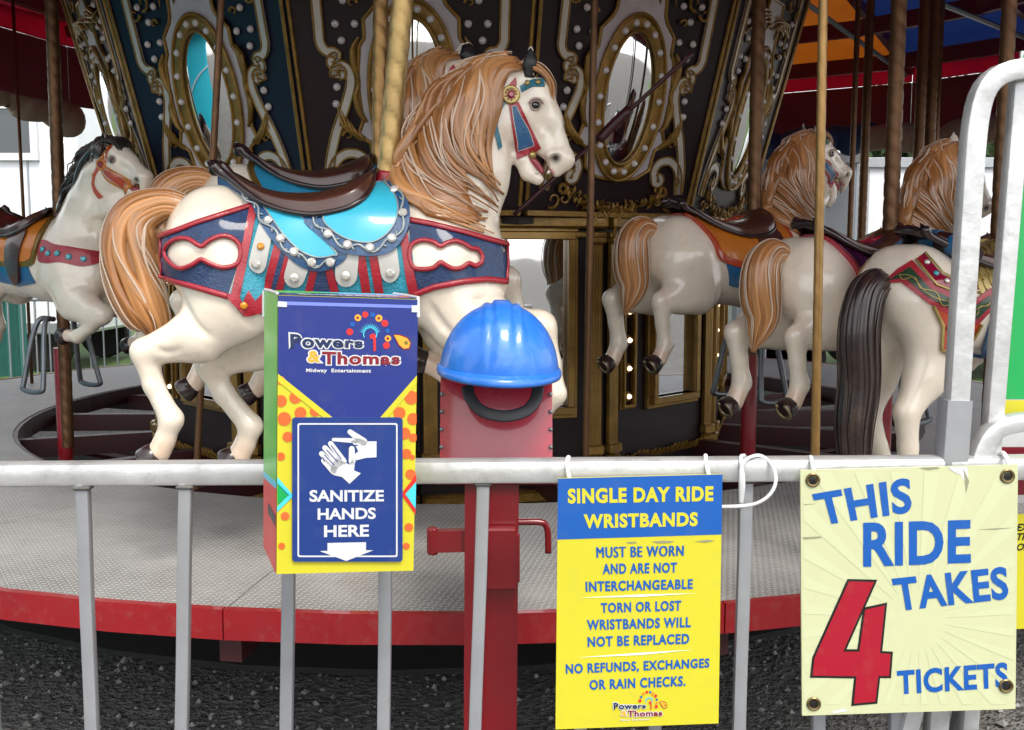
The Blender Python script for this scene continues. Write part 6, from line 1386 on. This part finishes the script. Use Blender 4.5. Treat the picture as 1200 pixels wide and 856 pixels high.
# hard hat
M('hat_blue', '2a74d8', .36, 0, .45, .22, 9, bump=.05, bscale=140, dirt=.25, dirtcol=(.2, .35, .6), dscale=18); M('hat_band', '2b2d31', .55, 0, .1)
HC = at(585, 433, 2.17); hat = thing('hard_hat', 'blue hard hat resting on top of the red control post', 'hard hat', HC)
yaw, tilt, rollh = R(4), R(4), R(2.5)
HR = Matrix.Rotation(rollh, 3, 'Y') @ Matrix.Rotation(tilt, 3, 'X') @ Matrix.Rotation(yaw, 3, 'Z')
def HT(p): return np.array(HR @ Vector(p)) + HC
ax_, ay_, az_ = .120, .138, .142; nu, nv = 96, 30; V = []
for j in range(nv + 1):
    e = R(90) * j / nv
    for i in range(nu):
        a = 2 * math.pi * i / nu; x, y, z = math.cos(a) * math.cos(e), math.sin(a) * math.cos(e), math.sin(e)
        xx = abs(x) ; w = math.sin(min(1, z * 1.05 + .02) * math.pi / 2)
        rib = max(0, 1 - (max(0, xx - .13) / .03)) if xx > .13 else 1.0
        rib2 = math.exp(-((xx - .36 * (1 - .25 * z)) / .05) ** 4)
        k = 1 + (.045 * rib + .030 * rib2) * w
        V.append(HT((x * ax_ * k * (1 + .06 * (1 - z) ** 2), y * ay_ * k, (z ** .92) * az_ * k)))
F = [(j * nu + i, j * nu + (i + 1) % nu, (j + 1) * nu + (i + 1) % nu, (j + 1) * nu + i) for j in range(nv) for i in range(nu)]
m = MB(); m.add(V, F); m.build('shell', 'hat_blue', hat, smooth=True)
m = MB(); a = np.linspace(0, 2 * np.pi, 72, endpoint=False); rp = []
for r0, z in ((.96, .012), (1.06, .009), (1.10, .003), (1.112, -.004), (1.10, -.009), (1.04, -.006), (.96, -.003)): rp.append([HT((ax_ * r0 * math.cos(q) * (1.0), ay_ * r0 * math.sin(q) * (1 + (.05 if math.sin(q) < 0 else 0) * abs(math.sin(q)) ** 2), z)) for q in a])
V = [p for r in rp for p in r]; m.add(V, [(j * 72 + i, j * 72 + (i + 1) % 72, (j + 1) * 72 + (i + 1) % 72, (j + 1) * 72 + i) for j in range(6) for i in range(72)]); m.build('brim', 'hat_blue', hat, smooth=True)
m = MB(); P = crom([at(547, 452, 2.15), at(552, 468, 2.13), at(565, 482, 2.115), at(590, 488, 2.11), at(614, 483, 2.115), at(627, 470, 2.13), at(631, 452, 2.15)], 40); m.tube(P, .0125, 10, flat=.16, upv=np.tile((0, -1.0, .3), (40, 1))); m.build('head_band', 'hat_band', hat, smooth=True)

# ------------------------------------------------------------------ what the mirrors see behind the photographer
M('stall_teal', '18b4c8', .7, var=.15, scale=3)
st = thing('market_stall', 'turquoise canvas stall seen only in the left oval mirror', 'stall', (-6.8, 3.6, 0))
m = MB(); m.box((-6.8, 3.4, 1.7), (.04, 5.6, 3.4)); m.build('back_curtain', 'stall_teal', st); m = MB(); m.prism([(-6.78, .6, 3.3), (-6.78, 6.2, 3.3), (-6.3, 6.2, 3.1), (-6.3, .6, 3.1)], (0, 0, .02)); m.build('awning', 'stall_teal', st)
m = MB()
m.tube([(-6.35, .7, 0), (-6.35, .7, 3.1)], .025, 8); m.build('post', 'galv', st); m = MB(); m.tube([(-6.35, 6.1, 0), (-6.35, 6.1, 3.1)], .025, 8); m.build('post', 'galv', st)
m = MB(); m.box((-6.74, 3.4, 1.9), (.03, 5.5, .05)); m.build('seam', 'ink_white', st)
